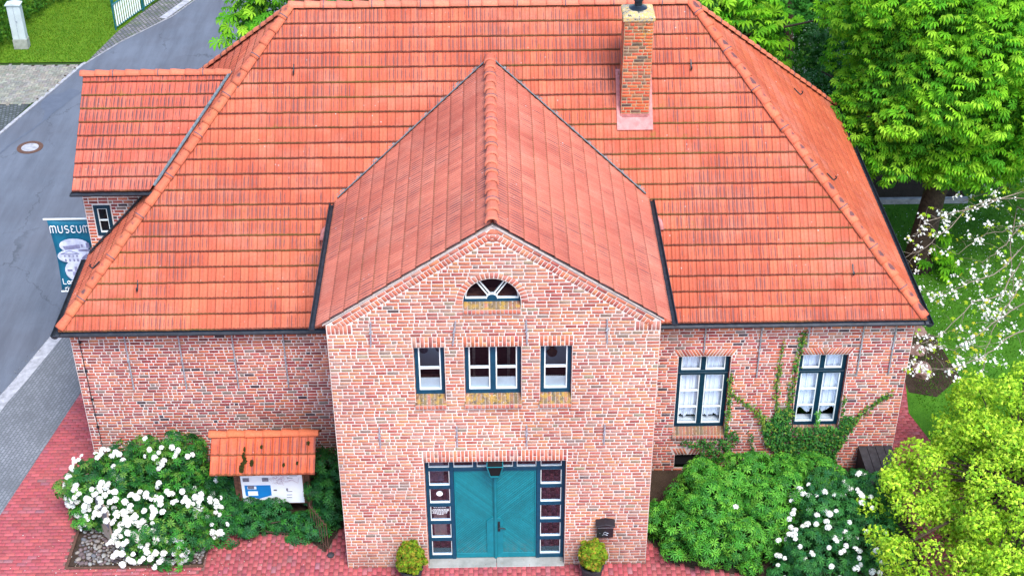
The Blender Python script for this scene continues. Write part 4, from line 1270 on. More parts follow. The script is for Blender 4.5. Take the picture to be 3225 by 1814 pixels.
# ================================================================ things on the walls
# lantern under the lintel
ln_ = thing("lantern", (-0.015, 0.05, 3.08), "tapered teal framed glass lantern hanging above the double door", "lantern")
def frustum(mb, x, y, zt_, zb_, a, b_, c0=None):
    V = [(x-a, y-a, zt_), (x+a, y-a, zt_), (x+a, y+a, zt_), (x-a, y+a, zt_), (x-b_, y-b_, zb_), (x+b_, y-b_, zb_), (x+b_, y+b_, zb_), (x-b_, y+b_, zb_)]
    return mb.add(V, [(0,1,2,3),(7,6,5,4),(0,4,5,1),(1,5,6,2),(2,6,7,3),(3,7,4,0)])
lx, ly = -0.015, 0.03
frustum(MB(), lx, ly, 3.058, 2.74, 0.155, 0.088).build("lantern_glass", "black_void", ln_)
mb = MB()
for sx in (-1, 1):
    for sy in (-1, 1):
        mb.tube([(lx+sx*0.165, ly+sy*0.165, 3.05), (lx+sx*0.098, ly+sy*0.098, 2.72)], 0.014, 5)
frustum(mb, lx, ly, 3.052, 3.04, 0.172, 0.170); frustum(mb, lx, ly, 2.74, 2.71, 0.112, 0.108)
mb.build("lantern_frame", "door_teal", ln_)
# mailbox
mlb = thing("mailbox", (2.325, -0.01, 1.25), "small black wall letterbox with embossed post horn beside the door", "letterbox")
mb = MB(); mb.box(2.15, 2.50, -0.16, -0.012, 1.02, 1.36); mb.build("mailbox_body", "black_paint", mlb, bevel=0.01)
mb = MB(); mb.prism([(2.12, -0.20, 1.36), (2.53, -0.20, 1.36), (2.53, -0.20, 1.39), (2.325, -0.20, 1.44), (2.12, -0.20, 1.39)], (0, 0.19, 0.03)).build("mailbox_lid", "black_paint", mlb, bevel=0.005)
mb = MB()
for i in range(12): mb.box(2.165+i*0.028, 2.178+i*0.028, -0.165, -0.16, 1.305, 1.33)
ring = [(2.325 + 0.035*math.cos(t), -0.166, 1.16 + 0.035*math.sin(t)) for t in [2*math.pi*i/14 for i in range(15)]]
mb.tube(ring, 0.006, 5); mb.tube([(2.36, -0.166, 1.17), (2.395, -0.166, 1.16)], 0.007, 5); mb.tube([(2.29, -0.166, 1.13), (2.265, -0.166, 1.105)], 0.008, 5)
mb.tube([(2.21, -0.166, 1.155), (2.21, -0.166, 1.17)], 0.006, 5); mb.tube([(2.34, -0.166, 1.11), (2.38, -0.166, 1.11)], 0.006, 5)
mb.build("post_horn_emblem", "steel_rod", mlb)

# banner on the wing's outer wall
by = 6.6
bn = thing("banner", (-9.31, by, 5.1), "teal hanging banner reading MUSEUM with pale building pictures beside the wing", "banner")
bx0, bx1 = -10.52, -9.42
MB().tube([(-10.60, by, 5.06), (-9.30, by, 5.06)], 0.022, 8).tube([(-10.53, by, 3.00), (-9.30, by, 3.00)], 0.018, 8).build("banner_pole", "white_paint", bn)
V = []; F = []
for j in range(13):
    t = j/12; z = 5.03 - t*2.0
    l = bx0 + 0.05*math.sin(t*math.pi)**1.0
    for i in range(9):
        s_ = i/8
        V.append((l + (bx1-l)*s_, by + 0.03*math.sin(s_*3.1+t*2), z))
for j in range(12):
    for i in range(8):
        a = j*9+i; F.append((a, a+1, a+10, a+9))
bc = link("banner_cloth", np_mesh("banner_cloth", V, F, smooth=True), "banner_blue", bn)
md = bc.modifiers.new("thickness", 'SOLIDIFY'); md.thickness = 0.006
def strokes(lets, x, z, h, wd_, gap, r, y):
    mb = MB(); W_ = {}
    A = lambda cx, cz, rx, rz, a0, a1, n=8: [(cx + rx*math.cos(math.radians(a0+(a1-a0)*i/n)), cz + rz*math.sin(math.radians(a0+(a1-a0)*i/n))) for i in range(n+1)]
    G = {
     'M': (1.35, [[(0, 0), (0, .7)] + A(.22, .72, .22, .28, 180, 0) + [(.44, 0)], [(.44, .7)] + A(.70, .72, .26, .28, 180, 0) + [(.96, 0)]]),
     'U': (1.05, [[(0, 1), (0, .3)] + A(.35, .3, .35, .3, 180, 360) + [(.7, 1)]]),
     'S': (1.0, [A(.35, .75, .32, .25, 40, 270) + A(.35, .25, .32, .25, 90, -140)]),
     'E': (0.95, [A(.36, .76, .34, .24, 30, 270) , A(.36, .26, .36, .26, 90, 330)]),
     'L': (0.75, [[(0, 1), (0, 0), (.5, 0)]]),
     'a': (0.72, [A(.25, .28, .25, .28, 0, 360, 12), [(.5, .56), (.5, 0)]]),
     'n': (0.72, [[(0, 0), (0, .56)], [(0, .35)] + A(.25, .33, .25, .25, 180, 0) + [(.5, 0)]]),
     'd': (0.75, [A(.25, .28, .25, .28, 0, 360, 12), [(.5, 1), (.5, 0)]]),
     'r': (0.5, [[(0, 0), (0, .56)], [(0, .35)] + A(.2, .33, .2, .23, 180, 60)]),
     'i': (0.28, [[(0, 0), (0, .56)], [(0, .76), (0, .82)]]),
    }
    for ch_ in lets:
        w_, ss = G[ch_]
        for st_ in ss:
            mb.tube([(x + px*wd_, y, z + pz*h) for px, pz in st_], r, 5)
        x += w_*wd_ + gap
    return mb
tx = strokes("MUSEUM", bx0+0.05, 4.71, 0.19, 0.137, 0.008, 0.012, by-0.05)
t2 = strokes("Lan", bx0+0.10, 3.25, 0.15, 0.13, 0.0, 0.011, by-0.05)
t3 = strokes("rin", bx0+0.12, 3.06, 0.14, 0.13, 0.0, 0.011, by-0.05)
tx.add(t2.v, t2.f); tx.add(t3.v, t3.f)
tx.build("banner_lettering", "paper_white", bc)
pic = MB()
def disc(mb, cx, cz, rx, rz, y, n=20): mb.prism([(cx + rx*math.cos(2*math.pi*i/n), y, cz + rz*math.sin(2*math.pi*i/n)) for i in range(n)], (0, 0.004, 0))
disc(pic, -9.98, 4.34, 0.36, 0.20, by-0.045); disc(pic, -10.13, 4.04, 0.30, 0.18, by-0.047); disc(pic, -9.72, 3.95, 0.27, 0.24, by-0.043); disc(pic, -10.05, 3.62, 0.27, 0.30, by-0.049)
pic.build("banner_picture", "banner_pale", bc)
pd = MB()
def q_(x0, x1, z0, z1, y=by-0.055): pd.box(x0, x1, y, y+0.004, z0, z1)
pd.prism([(-10.25, by-.056, 4.33), (-9.85, by-.056, 4.38), (-9.85, by-.056, 4.27), (-10.22, by-.056, 4.23)], (0, .004, 0))
q_(-9.90, -9.62, 4.19, 4.24); q_(-9.70, -9.62, 4.28, 4.42); q_(-9.82, -9.78, 4.30, 4.38)
for x in (-10.27, -10.17, -10.07, -9.98): q_(x, x+0.04, 3.90, 3.97); q_(x, x+0.035, 4.03, 4.08)
pd.tube([(-10.34, by-.056, 4.12), (-10.12, by-.056, 4.21), (-9.90, by-.056, 4.12), (-10.34, by-.056, 4.12)], 0.008, 5)
pd.prism([(-9.86, by-.056, 4.0), (-9.72, by-.056, 4.12), (-9.5, by-.056, 4.0), (-9.5, by-.056, 3.92), (-9.7, by-.056, 4.03), (-9.84, by-.056, 3.93)], (0, .004, 0))
q_(-9.82, -9.76, 3.78, 3.9); q_(-10.08, -10.02, 3.62, 3.74); q_(-10.14, -9.96, 3.50, 3.60); q_(-10.26, -10.14, 3.62, 3.67); q_(-9.95, -9.85, 3.55, 3.66)
pd.build("banner_picture", "banner_mid", bc)

# ================================================================ GROUND
def sheet(name, pts, z, mat, kind="structure"):
    me = bpy.data.meshes.new(name); me.from_pydata([(x, y, z) for x, y in pts], [], [tuple(range(len(pts)))])
    o = link(name, me, mat)
    struct(o, kind); return o
sheet("ground", [(-150, -120), (150, -120), (150, 220), (-150, 220)], -0.004, "ground_far")
RK = [(-13.7, 0.0), (-12.49, 6.0), (-12.22, 6.93), (-11.62, 9.3), (-10.2, 15.0), (-9.0, 21.0), (-8.0, 28.0), (-6.5, 36), (-4, 48)]
LK = [(-20.6, 6.0), (-19.2, 10.5), (-17.6, 16.0), (-16.30, 20.3), (-15.43, 23.14), (-14.72, 25.45), (-13.75, 27.4), (-12.2, 29.7), (-10.9, 33), (-8.5, 44), (-8, 48)]
road_pts = [(-14.2, -3.0)] + RK + LK[::-1] + [(-24.0, -3.0)]
sheet("road", road_pts, 0.002, "asphalt")
def band(name, line, off0, off1, z, mat, thick=None):
    V = []; F = []
    L = [Vector((x, y, 0)) for x, y in line]
    for i, p in enumerate(L):
        d = (L[min(i+1, len(L)-1)] - L[max(i-1, 0)]).normalized(); s_ = Vector((d.y, -d.x, 0))
        a = p + s_*off0; b_ = p + s_*off1
        V += [(a.x, a.y, 0), (b_.x, b_.y, 0), (a.x, a.y, z), (b_.x, b_.y, z)]
    for i in range(len(L)-1):
        q = i*4
        F += [(q+2, q+3, q+7, q+6), (q, q+2, q+6, q+4), (q+3, q+1, q+5, q+7)]
    me = bpy.data.meshes.new(name); me.from_pydata(V, [], F)
    bm = bmesh.new(); bm.from_mesh(me); bmesh.ops.recalc_face_normals(bm, faces=bm.faces); bm.to_mesh(me); bm.free()
    return struct(link(name, me, mat))
RKs = [(-14.9, -3.0)] + RK
band("kerb", RKs, -0.04, 0.26, 0.11, "kerb_stone")
band("kerb", LK, -0.10, 0.02, 0.03, "kerb_stone")
# gutter channel of pale concrete beside the kerb
band("gutter_channel", RKs, -0.16, -0.041, 0.006, "kerb_stone")
sw = [Vector((x, y, 0)) for x, y in RKs]
side_pts = []
for i, p in enumerate(sw):
    d = (sw[min(i+1, len(sw)-1)] - sw[max(i-1, 0)]).normalized(); s_ = Vector((d.y, -d.x, 0)); q = p + s_*0.2
    side_pts.append((q.x, q.y))
sheet("sidewalk", side_pts + [(0, 48), (-9.2, 20), (-9.7, 13), (-9.9, 9), (-10.1, 8), (-10.5, 6.19), (-11.33, 1.76), (-11.95, -3.0)], 0.108, "sidewalk_paving")
# red path of real clinker bricks
def pavers(name, inside, x0, x1, y0, y1, bl=0.205, bwid=0.105, along='x', ang=0.0, pal='paver', z=0.10, gap=0.003):
    s = BW((0, 0, z), (1, 0, 0), (0, 1, 0), (0, 0, 1))
    ca, sa = math.cos(ang), math.sin(ang)
    def add(px, py, l, w_, vert):
        hx, hy = (w_/2, l/2) if vert else (l/2, w_/2)
        cx, cy = px*ca - py*sa, px*sa + py*ca
        if not inside(cx, cy): return
        pts = []
        for sx, sy in ((-1, -1), (1, -1), (1, 1), (-1, 1)):
            qx, qy = px + sx*(hx-gap), py + sy*(hy-gap)
            pts.append((qx*ca - qy*sa, qx*sa + qy*ca))
        s.brick(pts, h=0.004, pal=pal, inset=0.004, base=-0.006)
    if along == 'x':
        k = 0; y = y0
        while y < y1:
            x = x0 - (k % 2)*bl/2 + rng.uniform(-.01, .01)
            while x < x1: add(x, y, bl, bwid, False); x += bl
            y += bwid; k += 1
    elif along == 'y':
        k = 0; x = x0
        while x < x1:
            y = y0 - (k % 2)*bl/2 + rng.uniform(-.01, .01)
            while y < y1: add(x, y, bl, bwid, True); y += bl
            x += bwid; k += 1
    else:   # herringbone
        w_ = bwid
        n = int((x1-x0)/w_) + 4; m = int((y1-y0)/w_) + 4
        for i in range(-2, n):
            for j in range(-2, m):
                kk = (i - j) % 4
                if kk == 0: add(x0 + (i+1)*w_, y0 + (j+.5)*w_, 2*w_, w_, False)
                elif kk == 3: add(x0 + (i+.5)*w_, y0 + (j+1)*w_, 2*w_, w_, True)
    me = np_mesh(name, s.V, s.F, np.array(s.Cc))
    return struct(link(name, me, "pavers"))
def poly_in(poly):
    P = np.array(poly)
    def f(x, y):
        c = False; n = len(P); j = n-1
        for i in range(n):
            if (P[i, 1] > y) != (P[j, 1] > y) and x < (P[j, 0]-P[i, 0])*(y-P[i, 1])/(P[j, 1]-P[i, 1]) + P[i, 0]: c = not c
            j = i
        return c
    return f
pathpoly = [(-12.0, -3.0), (-11.33, 1.76), (-10.5, 6.19), (-9.95, 8.6), (-9.32, 8.6), (-9.32, 2.9), (-9.47, 1.79), (-9.47, 0.06), (-6.45, 0.06), (-6.40, 1.0), (-6.17, 1.16), (-5.2, 1.08), (-4.32, 0.99), (-3.78, 0.46), (-3.57, 1.1), (-3.3, 1.3), (-3.26, 0), (3.26, 0), (3.3, 0.9), (3.7, 0.1), (3.95, -0.1), (4.75, -0.3), (6.2, -0.6), (6.4, -3)]
inp = poly_in([(-12.35, -3.0), (-11.6, 1.76), (-10.8, 6.19), (-10.1, 8.6)] + pathpoly[4:])
sheet("brick_path", pathpoly, 0.096, "joint_sand")
paver_part = pavers("brick_path", lambda x, y: inp(x, y) and x < -6.45, -12.6, -6.4, -3, 8.6, along='x', ang=0.0)
pavers("brick_path", lambda x, y: inp(x, y) and x >= -6.45, -6.45, 6.5, -3, 1.4, along='y')
rp = [(9.32, 2.6), (9.32, 13), (10.6, 13), (10.5, 6.4), (10.25, 5.0), (10.5, 4.0), (11.0, 2.5), (11.2, -3), (9.4, -3)]
sheet("brick_path", rp, 0.096, "joint_sand")
inr = poly_in([(9.32, 2.6), (9.32, 13), (10.8, 13), (10.7, 6.4), (10.45, 5.0), (10.7, 4.0), (11.2, 2.5), (11.4, -3), (9.4, -3)])
pavers("brick_path", inr, 9.3, 11.3, -2.8, 13, along='x')
paver_mat("forecourt_paving", (0.27, 0.055, 0.062), (0.34, 0.08, 0.085), (0.14, 0.05, 0.05), 0.21, 0.105, 0.006)
sheet("forecourt", [(-14.5, -30), (-14.5, -3.01), (12, -3.01), (12, -30)], 0.10, "forecourt_paving")
# planting beds beside the porch
sheet("planting_bed", [(-9.32, 1.74), (-9.32, PYW), (-3.25, PYW), (-3.25, 1.3), (-3.57, 1.1), (-3.78, .46), (-4.32, .99), (-5.2, 1.08), (-6.17, 1.16), (-6.4, 1.0), (-6.45, .17)], 0.09, "soil_bed")
sheet("planting_bed", [(3.25, 0.6), (3.25, PYW), (9.32, PYW), (9.4, -3), (6.4, -3), (6.2, -.6), (4.75, -.3), (3.95, -.1), (3.7, .1)], 0.092, "soil_bed")
# pebble bed
V = []; F = []; Cc = []
ico = bmesh.new(); bmesh.ops.create_icosphere(ico, subdivisions=1, radius=1)
iv = np.array([v.co[:] for v in ico.verts]); iF = np.array([[v.index for v in f.verts] for f in ico.faces]); ico.free()
pts_ = []
tries = 0
while len(pts_) < 420 and tries < 20000:
    tries += 1
    x, y = rng.uniform(-9.28, -6.5), rng.uniform(0.22, 1.7)
    r_ = rng.uniform(0.035, 0.072)
    if all((x-a)**2 + (y-b_)**2 > (0.78*(r_+c_))**2 for a, b_, c_ in pts_[-400:]): pts_.append((x, y, r_))
for x, y, r_ in pts_:
    a = rng.uniform(0, 3.14); ca, sa = math.cos(a), math.sin(a)
    q = iv * np.array((r_*1.25, r_*0.9, r_*0.6))
    q = np.stack([q[:, 0]*ca - q[:, 1]*sa + x, q[:, 0]*sa + q[:, 1]*ca + y, q[:, 2] + 0.10], 1)
    F.append(iF + len(V)*0 + sum(len(v) for v in V)); V.append(q)
    col = np.array(random.choice([(.14,.13,.13), (.18,.16,.15), (.10,.10,.11), (.22,.19,.16), (.15,.11,.11), (.12,.09,.09), (.26, .25, .23)])) * rng.uniform(.7, 1.2)
    Cc.append(np.tile(col, (len(q), 1)))
struct(link("pebble_paving", np_mesh("pebble_paving", np.concatenate(V), np.concatenate(F), np.concatenate(Cc), smooth=True), "pavers"))
sheet("pebble_paving", [(-9.38, 1.74), (-9.38, 0.18), (-6.45, 0.14), (-6.42, 1.74)], 0.094, "soil_bed")
ke = MB(); ke.box(-9.45, -9.385, 0.12, 1.78, 0.05, 0.125); ke.box(-9.45, -6.42, 0.07, 0.135, 0.05, 0.123)
struct(ke.build("bed_edging", "rust"))
# left side of the road
sheet("driveway", [(-30, 25.6), (-14.75, 25.45), (-15.50, 23.0), (-15.95, 22.4), (-30, 22.4)], 0.028, "soil_bed")
ind = poly_in([(-22, 25.6), (-14.85, 25.40), (-15.55, 22.95), (-15.85, 22.40), (-22, 22.40)])
pavers("driveway", ind, -19.6, -14.6, 22.2, 25.8, along='h', pal='grey', z=0.034, bwid=0.105)
sheet("driveway_apron", [(-30, 22.38), (-15.85, 22.38), (-16.36, 20.35), (-17.8, 15.5), (-30, 15.5)], 0.03, "cobbles_dark")
sheet("cobble_strip", [(-14.74, 25.46), (-13.75, 27.4), (-12.2, 29.7), (-10.9, 33), (-8.5, 44), (-9.9, 44), (-12.2, 33), (-13.2, 30.6), (-14.1, 28.2), (-14.62, 25.7)], 0.036, "cobbles")
sheet("asphalt_patch", [(-15.4, 22.95), (-15.2, 23.2), (-14.95, 23.25), (-14.75, 23.6), (-14.4, 23.45), (-14.35, 23.1), (-14.6, 22.7), (-14.65, 22.2), (-14.9, 21.9), (-15.0, 21.2), (-15.15, 21.3), (-15.2, 21.9), (-15.45, 22.2), (-15.5, 22.6)], 0.007, "asphalt_patch")
band("road_edge_stone", [(-12.55, 29.4), (-11.9, 31.0), (-11.3, 32.8)], -0.14, 0.14, 0.05, "kerb_stone")
V = []; 
sheet("lawn", [(-30, 25.65), (-14.62, 25.65), (-14.05, 28.2), (-13.1, 31.0), (-12.5, 33), (-30, 33)], 0.04, "lawn_light")
sheet("lawn", [(10.5, 6.4), (10.6, 13), (10.8, 60), (60, 60), (60, -20), (11.2, -20), (11.0, 2.5), (10.5, 4.0), (10.25, 5.0)], 0.108, "lawn")

# grass blades (stuff)
def grass(name, inside, x0, x1, y0, y1, n, h, cols, z):
    x = rng.uniform(x0, x1, n); y = rng.uniform(y0, y1, n)
    m = np.array([inside(a, b_) for a, b_ in zip(x, y)]); x, y = x[m], y[m]; n = len(x)
    hh = rng.uniform(.5, 1.2, n)*h; a = rng.uniform(0, 6.28, n); l = rng.uniform(-.6, .6, (n, 2))*hh[:, None]
    w_ = 0.012
    V = np.zeros((n, 3, 3)); V[:, 0] = np.stack([x - w_*np.cos(a), y - w_*np.sin(a), np.full(n, z)], 1); V[:, 1] = np.stack([x + w_*np.cos(a), y + w_*np.sin(a), np.full(n, z)], 1)
    V[:, 2] = np.stack([x + l[:, 0], y + l[:, 1], z + hh], 1)
    c = np.array(cols)[rng.integers(0, len(cols), n)] * rng.uniform(.7, 1.25, (n, 1))
    me = np_mesh(name, V.reshape(-1, 3), np.arange(3*n).reshape(-1, 3), np.repeat(c, 3, 0))
    return struct(link(name, me, "leaf_soft"), "stuff")
grass("grass", lambda x, y: not (11.3 < x < 14.6 and 14.7 < y < 16.6), 10.6, 20, -2, 24, 60000, 0.07, [(0.03, 0.13, 0.008), (0.05, 0.18, 0.01), (0.10, 0.24, 0.02)], 0.108)
grass("grass", poly_in([(-22, 25.65), (-14.62, 25.65), (-14.05, 28.2), (-13.1, 31.0), (-12.5, 33), (-22, 33)]), -20, -13, 25.6, 33, 40000, 0.05, [(0.04, 0.14, 0.004), (0.08, 0.19, 0.008), (0.14, 0.2, 0.015)], 0.04)
# daisies (stuff)
n = 900
x = rng.uniform(10.8, 17, n); y = rng.uniform(7, 15, n)
V = []; F = []
for i in range(n):
    r_ = 0.012; z = 0.16 + rng.uniform(0, .03); b0 = len(V)
    V += [(x[i]+r_, y[i], z), (x[i], y[i]+r_, z), (x[i]-r_, y[i], z), (x[i], y[i]-r_, z)]; F.append((b0, b0+1, b0+2, b0+3))
struct(link("daisies", np_mesh("daisies", V, F), "paper_white"), "stuff")

def litter(name, n, fn, size, cols, z, mat):
    V = []; F = []; Cc = []
    while len(F) < n:
        x, y = fn()
        a = rng.uniform(0, 6.28); l = size*rng.uniform(.5, 1.4); w_ = l*rng.uniform(.35, .8); b0 = len(V)
        for da, rr in ((0, l), (1.57, w_), (3.14, l), (4.71, w_)): V.append((x + rr*math.cos(a+da), y + rr*math.sin(a+da), z + rng.uniform(0, .008)))
        F.append((b0, b0+1, b0+2, b0+3)); c_ = np.array(cols[rng.integers(0, len(cols))]); Cc += [c_]*4
    return struct(link(name, np_mesh(name, V, F, np.array(Cc)), mat), "stuff")
litter("fallen_petals", 330, lambda: (rng.normal(-7.9, 1.2), rng.normal(.35, .55)), .014, [(.8, .78, .76), (.7, .62, .5), (.6, .5, .35)], .118, "petal")
litter("leaf_litter", 420, lambda: (rng.uniform(-6.3, 3.9), 1.25 - abs(rng.normal(0, .7)) - .1), .016, [(.16, .09, .04), (.28, .2, .1), (.08, .05, .03), (.35, .3, .2)], .112, "petal")
litter("road_grit", 900, lambda: (lambda y: (-12.49 + (y-6)*.235 - abs(rng.normal(0, .12)) - .02, y))(rng.uniform(0, 22)), .014, [(.05, .05, .06), (.2, .19, .18), (.12, .1, .07)], .008, "petal")
seam = []
for q, (x, y) in enumerate([(-16.9, 16.2), (-16.2, 18.2), (-15.75, 19.6), (-15.3, 20.6), (-14.95, 21.6), (-14.6, 22.6), (-14.2, 23.6)]):
    seam.append((x + rng.uniform(-.04, .04), y))
V = []
for i, (x, y) in enumerate(seam): V += [(x-.025-rng.uniform(0, .03), y, .0095), (x+.02+rng.uniform(0, .03), y, .0095)]
struct(link("tar_seam", np_mesh("tar_seam", V, [(2*i, 2*i+1, 2*i+3, 2*i+2) for i in range(len(seam)-1)]), "asphalt_patch"))
# ================================================================ leaves engine
def rot_basis(nrm, spin):
    """arrays of rotation matrices whose z axis is nrm, spun"""
    n = nrm / np.linalg.norm(nrm, axis=1, keepdims=True)
    ref = np.where(np.abs(n[:, 2:3]) < 0.95, np.array([[0, 0, 1.]]), np.array([[1., 0, 0]]))
    a = np.cross(ref, n); a /= np.linalg.norm(a, axis=1, keepdims=True)
    b_ = np.cross(n, a)
    c, s = np.cos(spin)[:, None], np.sin(spin)[:, None]
    x = a*c + b_*s; y = -a*s + b_*c
    return np.stack([x, y, n], 2)
def instance(tv, tf, pos, nrm, spin, scale, cols, cvar=None):
    Rm = rot_basis(nrm, spin)
    V = np.einsum('nij,kj->nki', Rm, tv) * scale[:, None, None] + pos[:, None, :]
    n, k = len(pos), len(tv)
    F = (tf[None] + (np.arange(n)*k)[:, None, None]).reshape(-1, tf.shape[1])
    Cc = np.repeat(cols, k, 0)
    if cvar is not None: Cc = Cc * np.tile(cvar, (n, 1))
    return V.reshape(-1, 3), F, Cc
def leaflet(L, w_, base=0.02, droop=0.25, fold=0.12, wide=0.55, ang=0.0):
    """5-vertex kite leaflet along +x rotated by ang (2 quads); z folded"""
    p = [(base, 0, 0), (base + L*wide, -w_, fold*w_*2 - droop*L*wide**2*.6), (base+L, 0, -droop*L), (base + L*wide, w_, fold*w_*2 - droop*L*wide**2*.6), (base + L*wide, 0, -droop*L*wide**2*.6)]
    c, s = math.cos(ang), math.sin(ang)
    p = np.array([(x*c - y*s, x*s + y*c, z) for x, y, z in p])
    return p, np.array([(0, 1, 4), (1, 2, 4), (0, 4, 3), (4, 2, 3)])
def compose(parts):
    V = []; F = []; o = 0
    for v, f in parts: V.append(v); F.append(f+o); o += len(v)
    return np.concatenate(V), np.concatenate(F)
T_CHEST = compose([leaflet(l, l*0.17, 0.01, 0.45, 0.5, 0.76, R(a)) for a, l in ((-112, .6), (-70, .85), (-34, .97), (0, 1.0), (34, .97), (70, .85), (112, .6))])
T_WHORL = compose([leaflet(1.0 if i % 2 else .85, 0.15, 0.05, 0.22 + .16*(i % 2), 0.5, 0.55, R(a + (i % 3)*5)) for i, a in enumerate(range(0, 360, 45))])
T_SIMPLE = leaflet(1.0, 0.32, 0.0, 0.25, 0.3, 0.45)
T_TUFT = compose([leaflet(1.0, 0.30, 0.0, 0.2+0.1*i, 0.3, 0.45, R(a)) for i, a in enumerate((0, 80, 150, 220, 290))])
T_MAPLE = compose([leaflet(0.75, 0.26, 0.0, 0.5, 0.3, 0.5, R(a)) for a in (-60, 0, 60)])
def blob_points(blobs, n, clump=0.0, nclump=0, up_bias=0.4, shell=0.25, zmin=None, flat=0.0):
    """points on the outer shell of a union of ellipsoids, with outward normals"""
    B = np.array(blobs, float); vol = (B[:, 3]*B[:, 4] + B[:, 4]*B[:, 5] + B[:, 3]*B[:, 5]); pr_ = vol/vol.sum()
    idx = rng.choice(len(B), n*4, p=pr_)
    d = rng.normal(size=(n*4, 3)); d /= np.linalg.norm(d, axis=1, keepdims=True)
    d[:, 2] += up_bias*rng.random(n*4); d /= np.linalg.norm(d, axis=1, keepdims=True)
    rad = 1 - shell*rng.random(n*4)**1.6
    b_ = B[idx]
    P = b_[:, :3] + d*b_[:, 3:6]*rad[:, None]
    N = d/b_[:, 3:6]; N /= np.linalg.norm(N, axis=1, keepdims=True)
    # drop points deep inside other blobs
    keep = np.ones(len(P), bool)
    for k in range(len(B)):
        q = (P - B[k, :3])/B[k, 3:6]
        keep &= ~((np.sum(q*q, 1) < (1-shell)**2*0.92) & (idx != k))
    if zmin is not None: keep &= P[:, 2] > zmin
    P, N = P[keep][:n], N[keep][:n]
    return P, N
def lump(blobs, k, rmin, rmax, shell=0.1, up=0.3):
    """surface clumps: smaller ellipsoids scattered over big blobs"""
    P, N = blob_points(blobs, k, up_bias=up, shell=shell)
    r_ = rng.uniform(rmin, rmax, len(P))
    return np.concatenate([P, r_[:, None], r_[:, None]*rng.uniform(.8, 1.1, (len(P), 1)), r_[:, None]*rng.uniform(.6, .85, (len(P), 1))], 1)
def leafy(name, tmpl, P, N, size, palette, mat, parent, upmix=0.5, jit=0.35, cv=None):
    n = len(P)
    nn = N*(1-upmix) + np.array([0, 0, 1.])*upmix + rng.normal(size=(n, 3))*jit
    cols = np.array(palette)[rng.integers(0, len(palette), n)] * rng.uniform(.75, 1.25, (n, 1))
    if cv is not None: cols = cols*cv[:, None]
    tv, tf = tmpl
    V, F, Cc = instance(tv, tf, P, nn, rng.uniform(0, 6.28, n), size*rng.uniform(.7, 1.2, n), cols)
    return link(name, np_mesh(name, V, F, Cc), mat, parent)
def downward(name, tmpl, P, N, size, palette, mat, parent, spread=0.8, jit=0.3):
    """leaves whose +x axis hangs outward-down (chestnut hands)"""
    n = len(P)
    xa = N.copy(); xa[:, 2] = xa[:, 2]*0.3 - 0.15; xa += rng.normal(size=(n, 3))*jit; xa /= np.linalg.norm(xa, axis=1, keepdims=True)
    z0 = N*0.5 + np.array([0, 0, 1.]) + rng.normal(size=(n, 3))*0.25
    y = np.cross(z0, xa); y /= np.linalg.norm(y, axis=1, keepdims=True); z = np.cross(xa, y)
    Rm = np.stack([xa, y, z], 2); tv, tf = tmpl; k = len(tv)
    sc = size*rng.uniform(.65, 1.2, n)
    V = np.einsum('nij,kj->nki', Rm, tv)*sc[:, None, None] + P[:, None]
    F = (tf[None] + (np.arange(n)*k)[:, None, None]).reshape(-1, 3)
    cols = np.array(palette)[rng.integers(0, len(palette), n)] * rng.uniform(.75, 1.25, (n, 1))
    return link(name, np_mesh(name, V.reshape(-1, 3), F, np.repeat(cols, k, 0)), mat, parent)
def trunk(name, pts, rs, parent, mat="bark", n=10):
    return MB().tube(pts, rs, n).build(name, mat, parent, smooth=True)
def branches(base, targets, r0, parent, mat="bark", name="branch", sag=0.1, join=True):
    mb = MB(); base = Vector(base)
    for t in targets:
        t = Vector(t); mid = base.lerp(t, 0.5) + Vector((random.uniform(-.2, .2), random.uniform(-.2, .2), (t-base).length*sag))
        mb.tube([base, base.lerp(mid, 0.55), mid, mid.lerp(t, .6), t], [r0, r0*.8, r0*.55, r0*.35, r0*.15], 6, cap=False)
    return mb.build(name, mat, parent, smooth=True)

# ---------------------------------------------------------------- rhododendrons
G_DARK = [(0.018, 0.105, 0.022), (0.012, 0.075, 0.02), (0.03, 0.14, 0.022), (0.02, 0.115, 0.035)]
G_MID = [(0.03, 0.17, 0.018), (0.055, 0.22, 0.02), (0.02, 0.12, 0.018), (0.07, 0.26, 0.025)]
G_LIGHT = [(0.10, 0.22, 0.03), (0.13, 0.26, 0.04)]
# flower truss template mesh : dome of small florets
def truss_mesh():
    V = []; F = []; Cc = []
    k = 13
    for i in range(k):
        ph = i*2.399; zz = 1 - 0.95*i/(k-1)*1.0; rr = math.sqrt(max(0, 1-zz*zz))
        d = np.array((rr*math.cos(ph), rr*math.sin(ph), zz*0.85+0.05)); c = d*np.array((.052, .052, .036))*rng.uniform(.7, 1.2)
        Rm = rot_basis(d[None], np.array([rng.uniform(0, 6)]))[0]
        ctr = len(V); V.append(c); Cc.append((0.80, 0.80, 0.66))
        m = 10
        for j in range(m):
            a = 2*math.pi*j/m; r_ = 0.040 if j % 2 == 0 else 0.018
            V.append(c + Rm @ np.array((r_*math.cos(a), r_*math.sin(a), 0.016))); Cc.append((0.88, 0.87, 0.88))
        for j in range(m): F.append((ctr, ctr+1+j, ctr+1+(j+1) % m))
    me = np_mesh("flower_cluster", V, F, np.array(Cc)); me.materials.append(M["petal"]); return me
TRUSS = truss_mesh()
